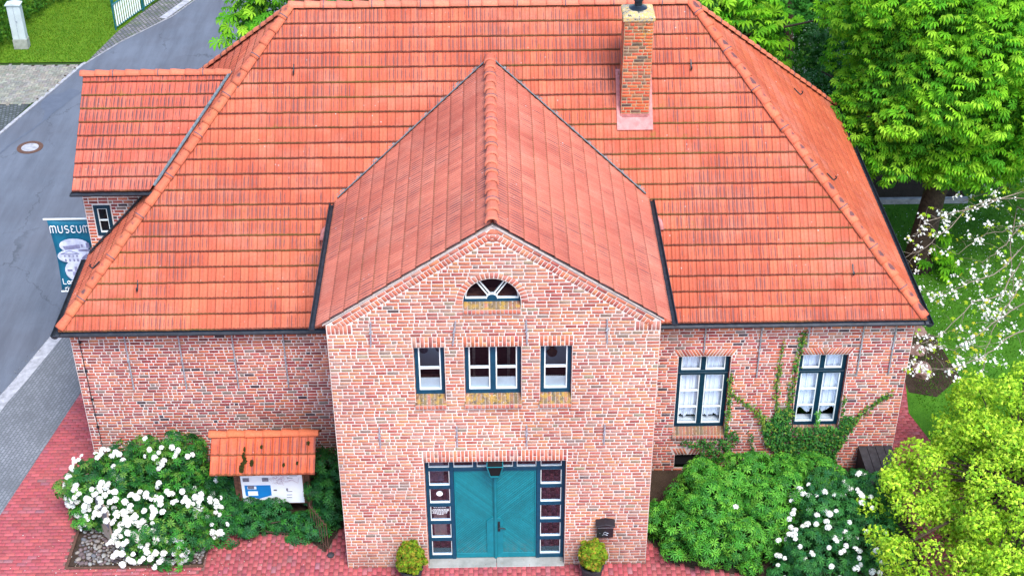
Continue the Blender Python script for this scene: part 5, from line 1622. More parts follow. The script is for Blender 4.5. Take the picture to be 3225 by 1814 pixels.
def trusses(P, N, par, smin=.8, smax=1.25, name="flower_cluster"):
    """first 100 as own parts, the rest one part"""
    order = np.argsort(P[:, 1] - P[:, 2]*1.2)     # nearest first
    P, N = P[order], N[order]
    rest = []
    inv = par.matrix_world.inverted()
    for i, (p_, n_) in enumerate(zip(P, N)):
        q = Vector(n_*0.8 + np.array((0, 0, .5)) + rng.normal(size=3)*.2).to_track_quat('Z', 'Y')
        s_ = rng.uniform(smin, smax)
        mt = Matrix.Translation(Vector(p_)) @ q.to_matrix().to_4x4() @ Matrix.Scale(s_, 4)
        if i < 99:
            o = bpy.data.objects.new(name, TRUSS); C.objects.link(o); o.parent = par
            o.matrix_parent_inverse = inv; o.matrix_basis = mt
        else: rest.append(mt)
    if rest:
        tv = np.array([v.co[:] for v in TRUSS.vertices]); tf = np.array([list(p.vertices) for p in TRUSS.polygons])
        V = []; F = []
        for i, mt in enumerate(rest):
            A = np.array(mt); V.append(tv @ A[:3, :3].T + A[:3, 3]); F.append(tf + i*len(tv))
        o = link(name, np_mesh(name, np.concatenate(V), np.concatenate(F), np.full((len(tv)*len(rest), 3), 0.87)), "petal", par)
        struct(o, "stuff")
def rhodo(loc, label, blobs, n, pal, size=0.105, flowers=None, seed=0, lumps=60, group=None, light=0.0, fill=True):
    t = thing("rhododendron_bush", loc, label, "shrub", group)
    B = np.array(blobs, float)
    lb = lump(B, lumps, 0.22, 0.42)
    P, N = blob_points(np.concatenate([B*np.array([1, 1, 1, .93, .93, .93]), lb]), n, up_bias=.5, shell=.22, zmin=0.12)
    leafy("foliage", T_WHORL, P, N, size, pal, "leaf_glossy", t, .40, .25)
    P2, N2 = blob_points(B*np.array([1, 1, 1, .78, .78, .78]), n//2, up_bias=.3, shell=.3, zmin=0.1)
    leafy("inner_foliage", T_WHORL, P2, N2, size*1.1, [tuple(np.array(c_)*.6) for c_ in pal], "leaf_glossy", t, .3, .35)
    c = B[:, :3].mean(0)
    branches((c[0], c[1], 0.1), [tuple(b_[:3] + rng.normal(size=3)*.25) for b_ in np.repeat(B, 4, 0)], 0.04, t, "bark", "stem", 0.05)
    if flowers is not None:
        fb, fn_, cond = flowers
        P, N = blob_points(np.concatenate([np.array(fb, float), lump(fb, 24, .2, .35)]), fn_*9, up_bias=.3, shell=.06)
        m = cond(P, N); P, N = P[m][:fn_], N[m][:fn_]
        trusses(P + N*0.10, N, t, .65, 1.08)
    return t
Lb = [(-8.5, 1.95, .75, 1.15, .90, .98), (-7.2, 1.05, .62, 1.0, .95, .85), (-7.45, 2.05, .95, 1.15, .75, 1.0), (-7.9, 1.45, .7, .8, .7, .8), (-8.5, 1.45, .5, .75, .5, .6), (-7.6, .55, .4, .7, .5, .5)]
rhodo((-7.8, 1.5, .1), "large rhododendron full of white blossom beside the pebble bed at the left corner", Lb, 2900, G_MID[:3] + G_DARK[:2] + G_LIGHT[:1],
      flowers=(Lb, 400, lambda P, N: (N[:, 1] < .25) & (P[:, 2] > .2) & ((P[:, 1] < 2.0) | (rng.random(len(P)) < .2)) & ((np.sin(P[:, 0]*3.1+1) + np.sin(P[:, 1]*4+P[:, 2]*3) > -1.1)) & ((P[:, 0] < -8.3) | (N[:, 2] < .80) | (P[:, 1] < 1.0)) & ~((np.abs(P[:, 0]+7.95) < .22) & (P[:, 1] > .9)) & ~((P[:, 0] > -6.75) & (P[:, 1] < .7))), lumps=60)
Mb = [(-6.15, 1.95, .40, .5, .65, .72), (-5.3, 1.30, .22, .7, .32, .36), (-4.5, 1.25, .22, .7, .32, .34), (-5.95, 1.4, .35, .5, .45, .5)]
rhodo((-5.0, 1.6, .1), "low dark rhododendron without flowers in front of the information board", Mb, 1150, G_DARK + G_MID[:1], lumps=34)
rhodo((-3.75, 2.0, .1), "narrow dark rhododendron between the information board and the porch", [(-3.78, 1.95, .65, .38, .65, .75), (-3.72, 1.4, .45, .30, .4, .5)], 480, G_DARK, lumps=14)
Rb = [(4.85, 1.10, .62, 1.25, 1.25, .88), (6.0, 1.30, .70, 1.35, 1.10, .88), (5.3, .45, .5, 1.35, .95, .80), (7.2, 1.45, .60, .75, .8, .75), (4.05, .75, .42, .6, .85, .6)]
rhodo((5.5, 1.0, .1), "large pale green rhododendron right of the porch with no blossom", Rb, 3400, [(0.045, 0.21, 0.018), (0.08, 0.28, 0.025), (0.03, 0.15, 0.018), (0.12, 0.33, 0.03)], size=0.118,
      flowers=([(6.4, .6, .9, 1.2, 1.0, .9)], 5, lambda P, N: N[:, 2] > .2), lumps=70)
Fb = [(7.2, .55, .6, 1.0, 1.2, .95), (8.05, .55, .6, .9, 1.35, .85), (6.9, -.5, .5, .9, .9, .75)]
rhodo((7.3, 0.2, .1), "dark rhododendron with scattered white blossom between the green bush and the lime-green tree", Fb, 2300, G_DARK[:] + [(0.04, 0.17, 0.03), (0.03, 0.15, 0.03)], size=0.095,
      flowers=(Fb, 99, lambda P, N: (N[:, 2] > -.1) & (N[:, 1] < .5) & (P[:, 0] < 8.3)), lumps=46)

# ---------------------------------------------------------------- box balls
pots = []
for i, (x, lab) in enumerate(((-1.85, "clipped box ball in a pot left of the door with a white tag"), (2.05, "clipped box ball in a pot right of the door under the letterbox"))):
    t = thing("potted_box_ball", (x, -.38, .10), lab, "potted plant", "box balls flanking the entrance")
    MB().lathe([(.15, 0), (.20, .02), (.24, .30), (.26, .31), (.26, .36), (.22, .36), (.21, .30)], (x, -.38, .10), 20, False).build("plant_pot", "board_dark", t)
    B = [(x, -.38, .74, .30, .30, .33)]
    P, N = blob_points(np.concatenate([np.array(B), lump(B, 22, .06, .10)]), 2600, up_bias=.3, shell=.2)
    leafy("foliage", T_TUFT, P, N, .038, [(0.16, 0.28, 0.015), (0.24, 0.36, 0.02), (0.09, 0.18, 0.012), (0.34, 0.24, 0.03)], "leaf_soft", t, .1, .5)
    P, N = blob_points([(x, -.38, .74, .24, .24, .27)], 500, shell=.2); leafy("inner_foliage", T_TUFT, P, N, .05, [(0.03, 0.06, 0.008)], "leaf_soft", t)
    if i == 0:
        MB().box(-2.18, -2.10, -.62, -.61, .12, .26).build("plant_tag", "paper_white", t)

# ---------------------------------------------------------------- ivy on the right wall
ivy = thing("ivy", (7.3, PYW, .1), "dark green ivy climbing the brick wall round the right windows", "climbing plant")
def ivy_patch(fn, n, size, pal, name="foliage"):
    pts = []
    while len(pts) < n:
        x, z = fn()
        pts.append((x, PYW - rng.uniform(.02, .13)*(1 if z < 2 else .6), z))
    P = np.array(pts)
    N = np.tile(np.array((0, -1, .35)), (len(P), 1))
    o = leafy(name, T_MAPLE, P, N, size, pal, "leaf_glossy", ivy, .0, .35)
    return o
def inpoly_rand(poly):
    f = poly_in(poly); P = np.array(poly); a, b_ = P.min(0), P.max(0)
    def g():
        while True:
            x, z = rng.uniform(a[0], b_[0]), rng.uniform(a[1], b_[1])
            if f(x, z): return x, z
    return g
IV = [(0.025, 0.13, 0.02), (0.04, 0.17, 0.025), (0.015, 0.08, 0.018), (0.07, 0.22, 0.03)]
IVL = [(0.14, 0.24, 0.03), (0.20, 0.27, 0.03), (0.10, 0.2, 0.03)]
mainp = [(6.35, 1.75), (6.55, 1.9), (6.78, 2.0), (6.83, 1.40), (7.3, 1.38), (7.95, 1.38), (8.05, 1.75), (8.35, 1.6), (8.15, 1.0), (8.0, 0.6), (7.9, 0.2), (6.9, 0.2), (6.6, .55), (6.3, .9), (6.15, 1.35)]
ivy_patch(inpoly_rand(mainp), 2600, .062, IV + IV[:2] + IVL[:1])
ivy_patch(inpoly_rand([(4.35, 1.06), (5.15, 1.1), (5.6, 1.35), (5.65, 1.0), (5.35, .4), (4.95, .3), (4.7, .8), (4.3, .92)]), 420, .055, IV, "side_foliage")
def vine(pts, n, wd_, pal, size=.05):
    pts = [np.array(p_) for p_ in pts]
    def g():
        i = rng.integers(0, len(pts)-1); t = rng.random(); p_ = pts[i]*(1-t) + pts[i+1]*t
        return p_[0] + rng.normal()*wd_, p_[1] + rng.normal()*wd_
    return ivy_patch(g, n, size, pal, "side_foliage")
vine([(6.42, 3.85), (6.40, 3.3), (6.38, 2.7), (6.42, 2.2), (6.5, 1.8)], 150, .035, IVL + IV[:1])
vine([(6.85, 4.1), (6.82, 3.75), (6.78, 3.2), (6.76, 2.6), (6.72, 2.1), (6.75, 1.7)], 300, .045, IVL[:2] + IV)
vine([(5.32, 2.95), (5.33, 2.5), (5.36, 2.0), (5.33, 1.6), (5.35, 1.2)], 190, .03, IVL[:2] + IV)
vine([(5.4, 2.4), (5.8, 2.05), (6.1, 1.75), (6.4, 1.5)], 150, .045, IVL + IV[:2])
vine([(6.0, 2.0), (6.15, 1.6), (6.3, 1.3)], 80, .05, IVL)
vine([(9.05, 2.35), (8.8, 2.15), (8.5, 1.85), (8.2, 1.5), (8.0, 1.2)], 190, .045, IVL[:2] + IV)
vine([(7.99, 2.3), (7.98, 1.8), (8.0, 1.5)], 60, .025, IV)
vine([(7.42, 1.85), (7.42, 1.6), (7.44, 1.4)], 70, .03, [(0.08, 0.26, 0.04)])
vine([(5.9, 1.25), (5.98, .9), (6.05, .6)], 45, .025, IV)
mb = MB()
for pts_v in ([(6.42, 3.8), (6.38, 2.7), (6.5, 1.5), (6.7, .5)], [(6.85, 4.0), (6.76, 2.6), (6.9, 1.2), (7.1, .1)], [(9.0, 2.3), (8.5, 1.85), (7.9, 1.1), (7.5, .1)], [(5.4, 2.4), (6.1, 1.75), (6.8, .9), (7.0, .1)]):
    mb.tube([(x, PYW-.02, z) for x, z in pts_v], [.005, .009, .014, .02], 5)
mb.build("stem", "bark", ivy)

# ---------------------------------------------------------------- information kiosk
kk = thing("information_board", (-5.05, 1.75, .1), "roofed visitor information board with map under a small tiled roof among shrubs", "information board")
kr = 0.70/1.0
ks = (2.42-1.88)/(1.80-1.08); kn = math.hypot(1, ks)
kroof = tile_plane("kiosk_roof", (-6.22, 1.08, 1.86), (1, 0, 0), (0, 1/kn, ks/kn), 2.30, .74*kn, .192, .44, [(Vector((-3.94, 0, 0)), Vector((1, 0, 0)))], "tile_kiosk", kk, amp=0.028, step=0.03, chan=1, ns=10)
tile_plane("kiosk_roof", (-3.92, 2.52, 1.86), (-1, 0, 0), (0, -1/kn, ks/kn), 2.30, .74*kn, .192, .44, [(Vector((-6.22, 0, 0)), Vector((-1, 0, 0)))], "tile_kiosk", kk, amp=0.028, step=0.03, chan=1, ns=10)
cap_line("ridge_cap", (-6.25, 1.80, 2.43), (-3.88, 1.80, 2.43), .095, .39, kk, colr=(0.52, 0.13, 0.055), dark=.45, strap=0)
moss = [(-5.53, 1.18, .09), (-5.47, 1.30, .07), (-5.50, 1.40, .05), (-5.32, 1.27, .055), (-5.48, 1.50, .04), (-5.12, 1.55, .03), (-4.62, 1.22, .03), (-4.1, 1.6, .04), (-4.32, 1.25, .03)]
mv = []; mn = []
for x, y, r_ in moss:
    k = int(900*r_*r_*20)+20
    a = rng.uniform(0, 6.28, k); q = np.sqrt(rng.random(k))*r_
    xx = x + q*np.cos(a)*.6; yy = y + q*np.sin(a)
    mv.append(np.stack([xx, yy, 1.86 + (yy-1.08)*ks + .035 + rng.random(k)*.03], 1))
mv = np.concatenate(mv); leafy("moss", T_TUFT, mv, np.tile((0, -.5, 1.), (len(mv), 1)), .022, [(0.035, 0.035, 0.008), (0.05, 0.05, 0.01)], "leaf_soft", kroof)
for x in (-5.80, -4.22):
    MB().box(x-.055, x+.055, 1.66, 1.80, .1, 2.30).build("post", "wood_brown", kk, bevel=.006)
MB().box(-5.9, -4.12, 1.66, 1.74, 2.0, 2.12).build("cross_beam", "wood_brown", kk)
bd = MB().box(-5.745, -4.275, 1.62, 1.655, .52, 1.99).build("board_frame", "wood_brown", kk)
sh = MB().box(-5.69, -4.32, 1.60, 1.618, .56, 1.96).build("map_sheet", "paper_white", kk)
mb = MB().prism([(-5.62, 1.594, 1.10), (-5.04, 1.594, 1.10), (-5.04, 1.594, .80), (-5.33, 1.594, .70), (-5.62, 1.594, .80)], (0, .004, 0)); mb.build("blue_panel", "label_blue", sh)
mb = MB()
mb.box(-5.56, -5.36, 1.588, 1.592, .99, 1.07); mb.box(-5.56, -5.34, 1.588, 1.592, .80, .93)
mb.build("blue_panel_text", "paper_white", sh)
mb = MB()
for x, z in ((-5.64, 1.22), (-5.21, 1.22), (-5.64, 1.44), (-5.21, 1.44), (-5.55, 1.0)): MB().box(x, x+.14, 1.584, 1.587, z, z+.10).build("photo_print", "ink", sh)
for z in (.72, .80, .9, 1.3): mb.box(-4.78 + z*.1, -4.66 + z*.1, 1.590, 1.594, z, z+.012)
mb.box(-4.98, -4.91, 1.59, 1.594, .93, .97); mb.box(-4.70, -4.66, 1.59, 1.594, .93, 1.0)
for i in range(4): mb.box(-4.60, -4.42, 1.59, 1.594, 1.36+i*.03, 1.366+i*.03)
mb.build("map_text", "ink", sh)
mb = MB()
for i in range(34):
    x, z = -4.83 + random.gauss(0, .13), 1.27 + random.gauss(0, .10)
    if not (-5.02 < x < -4.4 and .8 < z < 1.9): continue
    a = random.uniform(0, 3.14); l = random.uniform(.05, .13)
    mb.tube([(x, 1.592, z), (x+l*math.cos(a), 1.592, z+l*math.sin(a)*.7), (x+l*math.cos(a+.6), 1.592, z+l*.9*math.sin(a+.6))], .003, 4)
mb.tube([(-4.7, 1.592, 1.2), (-4.55, 1.592, 1.25), (-4.42, 1.592, 1.15), (-4.40, 1.592, 1.3)], .004, 4)
mb.build("map_lines", "ink_pink", sh)

# ---------------------------------------------------------------- standing sign in the pebble bed
sg_ = thing("standing_sign", (-8.72, 1.0, .1), "small tan standing panel with dark markings half hidden by white blossom", "sign")
a0 = Vector((-8.85, 1.25, 0)); a1 = Vector((-8.50, .80, 0)); dd = (a1-a0).normalized(); nn_ = Vector((dd.y, -dd.x, 0))
mb = MB().prism([a0 + Vector((0, 0, .1)), a1 + Vector((0, 0, .1)), a1 + Vector((0, 0, 1.22)), a0 + Vector((0, 0, 1.22))], nn_*.03); mb.build("sign_panel", "sign_tan", sg_)
mb = MB()
for z0, z1, t0, t1 in ((.98, 1.2, 0, 1), (.78, .95, 0, 1.0), (.58, .72, .05, .5), (.58, .72, .6, .95)):
    p0 = a0.lerp(a1, t0) ; p1 = a0.lerp(a1, t1)
    mb.prism([p0 + Vector((0, 0, z0)) - nn_*.004, p1 + Vector((0, 0, z0)) - nn_*.004, p1 + Vector((0, 0, z1)) - nn_*.004, p0 + Vector((0, 0, z1)) - nn_*.004], nn_*.003)
    mb.prism([p0 + Vector((0, 0, z0)) + nn_*.031, p1 + Vector((0, 0, z0)) + nn_*.031, p1 + Vector((0, 0, z1)) + nn_*.031, p0 + Vector((0, 0, z1)) + nn_*.031], nn_*.003)
mb.build("sign_marking", "ink", sg_)

# ---------------------------------------------------------------- rusty trellis
tr_ = thing("rusty_trellis", (-3.9, .7, .1), "rusty iron bar trellis panel standing beside the left porch corner", "trellis")
mb = MB()
for i in range(7):
    t = i/6; x = -4.11 + .40*t; y = .98 - .54*t
    mb.tube([(x, y, .08), (x+rng.uniform(-.01, .01), y, .7), (x, y, 1.12 - .02*i)], .009, 5)
mb.tube([(-4.12, .99, 1.02), (-3.70, .43, .92)], .009, 5); mb.tube([(-4.12, .99, .25), (-3.70, .43, .25)], .008, 5)
mb.build("trellis_bars", "rust", tr_)
tag(MB().lathe([(.0, .0), (.07, .0), (.085, .04), (.05, .08), (0, .09)], (-3.66, .36, .1), 10, False).build("trellis_foot_stone", "board_dark"), "dark stone at the foot of the rusty trellis", "stone")

# ---------------------------------------------------------------- cellar hatch
ht = thing("cellar_hatch", (8.87, 2.3, .1), "dark planked wooden hatch lid against the right end of the wall", "hatch")
for i in range(4):
    x = 8.47 + i*.198
    MB().prism([(x+.004, 1.65, .80-.0*i), (x+.194, 1.65, .79), (x+.194, 2.98, .79), (x+.004, 2.98, .80)], (0, 0, -.03)).build("plank", "board_dark", ht)
MB().box(8.49, 9.24, 1.68, 2.98, .1, .755).build("hatch_box", "board_dark", ht)

# ---------------------------------------------------------------- trees
# horse chestnut on the right lawn
t = thing("horse_chestnut_tree", (12.1, 11.5, 0), "big horse chestnut with hand-shaped leaves on the lawn right of the roof", "tree")
trunk("trunk", [(12.05, 11.5, 0), (12.15, 11.7, 1.0), (12.35, 12.0, 2.2), (12.8, 12.4, 3.6), (13.2, 12.8, 5.5), (13.4, 13, 7.5)], [.44, .36, .31, .27, .2, .08], t, n=14)
Bc = [(13.6, 13.0, 6.3, 4.0, 3.7, 3.6), (11.7, 11.8, 5.1, 2.1, 2.1, 1.9), (14.9, 11.8, 5.6, 2.8, 2.6, 2.2), (12.3, 14.0, 7.2, 2.7, 2.5, 2.6)]
branches((12.7, 12.3, 3.3), [tuple(np.array(b_[:3]) + rng.normal(size=3)*1.4) for b_ in Bc*6], .13, t, sag=.05)
CH = [(0.12, 0.36, 0.012), (0.20, 0.46, 0.016), (0.07, 0.27, 0.012), (0.28, 0.53, 0.03)]
lb = lump(Bc, 150, .55, .95, .12)
P, N = blob_points(np.concatenate([np.array(Bc)*np.array([1, 1, 1, .95, .95, .95]), lb]), 15000, up_bias=.4, shell=.22)
downward("crown", T_CHEST, P, N, .185, CH, "leaf_soft", t)
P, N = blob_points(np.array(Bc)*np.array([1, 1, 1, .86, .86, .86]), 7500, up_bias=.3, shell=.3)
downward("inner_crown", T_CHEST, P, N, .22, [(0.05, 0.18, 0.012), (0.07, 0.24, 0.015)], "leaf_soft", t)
P, N = blob_points([(12.55, 11.2, .4, .55, .5, .4), (12.6, 11.4, 1.0, .3, .3, .4)], 90, shell=.5); downward("trunk_shoots", T_CHEST, P, N, .2, CH[:3], "leaf_soft", t)
def far_chestnut(loc, blobs, label, n=3000, pal=CH, grp="horse chestnuts behind the roof"):
    t = thing("horse_chestnut_tree", loc, label, "tree", grp)
    trunk("trunk", [loc, (loc[0], loc[1]+.2, 2.5), (loc[0]+.2, loc[1], 5)], [.35, .28, .12], t)
    branches((loc[0], loc[1], 2.2), [tuple(np.array(b_[:3]) + rng.normal(size=3)) for b_ in blobs*4], .1, t)
    lb = lump(blobs, 70, .55, .9, .12)
    P, N = blob_points(np.concatenate([np.array(blobs), lb]), n, up_bias=.4, shell=.25)
    downward("crown", T_CHEST, P, N, .25, pal, "leaf_soft", t)
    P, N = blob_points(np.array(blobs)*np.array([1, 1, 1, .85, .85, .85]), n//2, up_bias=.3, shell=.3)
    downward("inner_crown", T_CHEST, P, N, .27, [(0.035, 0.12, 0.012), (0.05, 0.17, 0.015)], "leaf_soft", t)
    return t
far_chestnut((-4.5, 18.5, 0), [(-5.0, 17.6, 5.3, 2.9, 2.6, 2.9), (-2.4, 18.6, 5.8, 2.6, 2.5, 2.6), (-5.9, 16.9, 4.8, 1.6, 1.6, 1.9)], "bright green horse chestnut behind the left end of the ridge")
far_chestnut((5.2, 18.5, 0), [(5.2, 18.2, 5.2, 3.0, 2.6, 3.0), (6.9, 17.0, 4.2, 1.7, 1.6, 1.7), (2.6, 19, 5.8, 2.2, 2.2, 2.4)], "bright green horse chestnut behind the right end of the ridge")
# dark wood behind: a few separate trees
DK = [(0.025, 0.14, 0.018), (0.045, 0.20, 0.022), (0.018, 0.09, 0.015), (0.07, 0.26, 0.03)]
for x, y, r_, h, pal, lab in (
    (9.6, 20.5, 2.8, 4.6, DK, "dark leafy tree directly behind the right hip of the roof"),
    (13.5, 23.5, 3.4, 5.4, DK, "dark tree behind the big chestnut crown"),
    (7.6, 25.5, 3.2, 5.0, [(0.04, 0.14, 0.02), (0.06, 0.18, 0.03), (0.03, 0.10, 0.02)], "mid green tree at the back between the chestnuts"),
    (18.5, 20.5, 3.6, 5.4, DK, "dark tree at the far right edge behind the chestnut"),
    (11.8, 28.5, 3.4, 4.5, [(0.05, 0.15, 0.03), (0.03, 0.11, 0.02)], "farthest tree at the top between the chestnuts")):
    t = thing("broadleaf_tree", (x, y, 0), lab, "tree")
    trunk("trunk", [(x, y, 0), (x+.1, y, 2), (x, y+.1, h)], [.25, .2, .08], t)
    B = [(x, y, h*.62, r_, r_*.9, h*.58), (x-r_*.5, y-r_*.4, h*.42, r_*.6, r_*.6, h*.4), (x+r_*.5, y-r_*.3, h*.45, r_*.6, r_*.6, h*.42)]
    P, N = blob_points(np.concatenate([np.array(B), lump(B, 60, .45, .8, .12)]), 5200, up_bias=.4, shell=.25)
    leafy("crown", T_TUFT, P, N, .12, pal, "leaf_soft", t, .3, .5)
# shrub with grey-white young leaves
t = thing("pale_leaved_shrub", (8.6, 17.0, 0), "shrub with silvery white young leaves against the dark trees", "shrub")
B = [(9.5, 16.4, 2.0, 1.2, 1.1, 1.9), (10.5, 16.2, 1.4, 1.0, .9, 1.4), (10.1, 18.0, 2.8, .9, .9, 2.0), (8.7, 17.0, 1.4, .9, .9, 1.3)]
P, N = blob_points(np.concatenate([np.array(B), lump(B, 40, .2, .4, .2)]), 4200, up_bias=.4, shell=.4)
leafy("foliage", T_TUFT, P, N, .075, [(0.06, 0.20, 0.05), (0.04, 0.14, 0.03), (0.12, 0.26, 0.10)], "leaf_soft", t, .3, .5)
P, N = blob_points(np.concatenate([np.array(B), lump(B, 40, .2, .4, .2)]), 1300, up_bias=.6, shell=.15)
leafy("young_leaves", T_SIMPLE, P, N, .07, [(0.42, 0.48, 0.40), (0.30, 0.38, 0.28)], "leaf_soft", t, .5, .6)
branches((8.9, 16.8, 0), [tuple(np.array(b_[:3]) + rng.normal(size=3)*.5) for b_ in B*4], .03, t)

# lime-green tree in the lower right
t = thing("lime_green_tree", (11.6, .6, 0), "lime-green young-leaved tree filling the lower right corner", "tree")
trunk("trunk", [(11.6, .6, 0), (11.5, .5, 1.0), (11.3, .2, 2.2)], [.17, .14, .1], t)
By = [(10.6, .2, 2.2, 1.6, 1.5, 1.2), (11.2, -1.3, 2.6, 1.8, 1.6, 1.3), (11.8, 1.5, 2.7, 1.7, 1.5, 1.2), (9.0, -1.5, 1.6, 1.25, 1.4, 1.0), (12.6, .2, 3.2, 1.6, 1.7, 1.1), (8.95, .1, 1.5, .95, 1.0, .8), (9.6, .9, 1.7, .9, .9, .7), (9.7, -3.4, 1.8, 1.1, 1.1, .9), (10.6, -2.2, 2.5, 1.2, 1.2, .9), (11.9, -.6, 3.2, 1.3, 1.2, .9), (10.2, -3.0, 1.9, 1.5, 1.4, 1.0), (11.0, 2.4, 2.0, 1.1, 1.0, .8)]
YG = [(0.37, 0.58, 0.03), (0.47, 0.66, 0.045), (0.28, 0.50, 0.03), (0.53, 0.68, 0.07), (0.18, 0.38, 0.025)]
lb = lump(By, 300, .20, .44, .30, .4)
P, N = blob_points(lb, 36000, up_bias=.6, shell=.45)
leafy("crown", T_MAPLE, P, N, .072, YG, "leaf_soft", t, .25, .5)
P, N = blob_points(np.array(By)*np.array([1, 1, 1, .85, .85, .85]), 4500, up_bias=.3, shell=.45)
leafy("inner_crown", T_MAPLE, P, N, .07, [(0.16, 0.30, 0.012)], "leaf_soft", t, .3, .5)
branches((11.4, .3, 1.8), [tuple(lb[i, :3]) for i in range(0, 230, 2)], .05, t, "bark", "branch", .02)

# cherry with white blossom, branches reaching in from the right
t = thing("cherry_tree", (15.6, 3.6, 0), "cherry tree with bare arching twigs and white blossom at the right edge", "tree")
trunk("trunk", [(15.6, 3.6, 0), (15.4, 3.7, 1.6), (15.0, 3.9, 3.0), (14.7, 4.1, 4.2)], [.2, .16, .12, .07], t)
FU = 3690.37
def at(px, py, z):      # measured on the photograph: where the twig stands in the place at height z
    dv = fw + r2*((px-1288)/FU) - u2*((py-724.5)/FU)
    k_ = (z - 23.234)/dv.z
    return np.array((0.015 + dv.x*k_, -23.077 + dv.y*k_, z))
limbs = [
 [(2576, 480), (2480, 520), (2400, 535), (2330, 560), (2300, 600)],
 [(2576, 500), (2500, 500), (2430, 530), (2370, 590), (2330, 620), (2275, 650)],
 [(2576, 620), (2500, 690), (2440, 710), (2380, 740), (2340, 745)],
 [(2576, 640), (2520, 740), (2450, 760), (2370, 840), (2330, 860), (2290, 870)],
 [(2576, 830), (2520, 860), (2470, 900), (2400, 925), (2330, 930), (2300, 905)],
 [(2576, 760), (2520, 800), (2450, 850), (2400, 880), (2340, 875)],
 [(2680, 300), (2620, 330), (2576, 360), (2530, 390), (2480, 420), (2440, 430)],
 [(2640, 340), (2590, 400), (2550, 440), (2505, 455), (2465, 445)],
 [(2650, 520), (2600, 560), (2540, 575), (2480, 590), (2410, 640)],
 [(2576, 420), (2530, 470), (2470, 490), (2420, 510)],
 [(2576, 700), (2540, 760), (2500, 820), (2480, 880), (2470, 940)],
 [(2576, 560), (2540, 600), (2500, 640), (2470, 660)],
 [(2560, 520), (2540, 620), (2550, 720), (2530, 800)],
]
bm_ = MB(); bpts = []; leafp = []
for li, lm in enumerate(limbs):
    z0 = 3.9 - .10*li
    pts = [at(px, py, z0 - .12*i) for i, (px, py) in enumerate(lm)]
    # smooth resample
    pp = []
    for i in range(len(pts)-1):
        for s_ in (0, .33, .66): pp.append(pts[i]*(1-s_) + pts[i+1]*s_ + rng.normal(size=3)*.02)
    pp.append(pts[-1]); n = len(pp)
    start = np.array((14.9, 4.0, 3.0 + .1*li))
    bm_.tube([start*.7 + pp[0]*.3 + np.array((0, 0, .2)), pp[0]] + pp[1:], [.03, .018] + [.014*(1-i/n)+.004 for i in range(1, n)], 6)
    for i in range(1, n):
        for _ in range(2):
            e = pp[i] + np.array((rng.normal()*.28 - .12, rng.normal()*.25, rng.normal()*.18))
            if rng.random() < .75: bm_.tube([pp[i], (pp[i]+e)/2 + np.array((0, 0, .04)), e], [.005, .004, .003], 4)
            if rng.random() < .50: bpts.append(e)
            leafp.append(e + rng.normal(size=3)*.06)
        if rng.random() < .22: bpts.append(pp[i])
bm_.build("branch", "twig", t, smooth=True)
BL = []
def cherry_mesh():
    V = []; F = []; Cc = []
    for i in range(11):
        c = rng.normal(size=3)*np.array((.045, .045, .03)); d = rng.normal(size=3) + np.array((0, 0, .6)); d /= np.linalg.norm(d)
        Rm = rot_basis(d[None], np.array([rng.uniform(0, 6)]))[0]; ctr = len(V); V.append(c); Cc.append((.78, .72, .62))
        for j in range(10):
            a = 2*math.pi*j/10; r_ = .032 if j % 2 == 0 else .018
            V.append(c + Rm @ np.array((r_*math.cos(a), r_*math.sin(a), .008))); Cc.append((.86, .84, .86))
        for j in range(10): F.append((ctr, ctr+1+j, ctr+1+(j+1) % 10))
    me = np_mesh("flower_cluster", V, F, np.array(Cc)); me.materials.append(M["petal"]); return me
TR_OLD = TRUSS; TRUSS = cherry_mesh()
bpts = np.array(bpts); trusses(bpts, np.tile((0, 0, 1.), (len(bpts), 1)), t, .8, 1.35)
TRUSS = TR_OLD
leafp = np.array(leafp); leafy("foliage", T_TUFT, leafp, np.tile((0, 0, 1.), (len(leafp), 1)), .065, [(0.34, 0.48, 0.02), (0.22, 0.42, 0.02), (0.42, 0.42, 0.03)], "leaf_soft", t, .4, .5)

# ---------------------------------------------------------------- left background
hd = thing("hedge", (-19.5, 28.5, 0), "clipped dark green hedge along the lawn behind the grey cabinet", "hedge")
Hb = []
for i in range(12):
    tt = i/11; x = -18.85 + 1.2*tt + 1.4*max(0, tt-.7)/.3; y = 26.1 + 6.3*tt
    Hb.append((x, y, .9, .85, .8, 1.0))
for i in range(8):
    tt = i/7; x = -20.5 + .7*tt; y = 26.0 + 6.5*tt; Hb.append((x - .2, y, 1.0, 1.1, 1.0, 1.05))
for i in range(8): Hb.append((-16.3 + .62*i, 33.2 + .3*i, .9, .9, .8, 1.0))
P, N = blob_points(np.concatenate([np.array(Hb), lump(Hb, 160, .25, .45, .1)]), 17000, up_bias=.4, shell=.2)
leafy("foliage", T_TUFT, P, N, .06, [(0.035, 0.13, 0.012), (0.06, 0.18, 0.015), (0.025, 0.09, 0.012), (0.09, 0.22, 0.02)], "leaf_soft", hd, .2, .5)
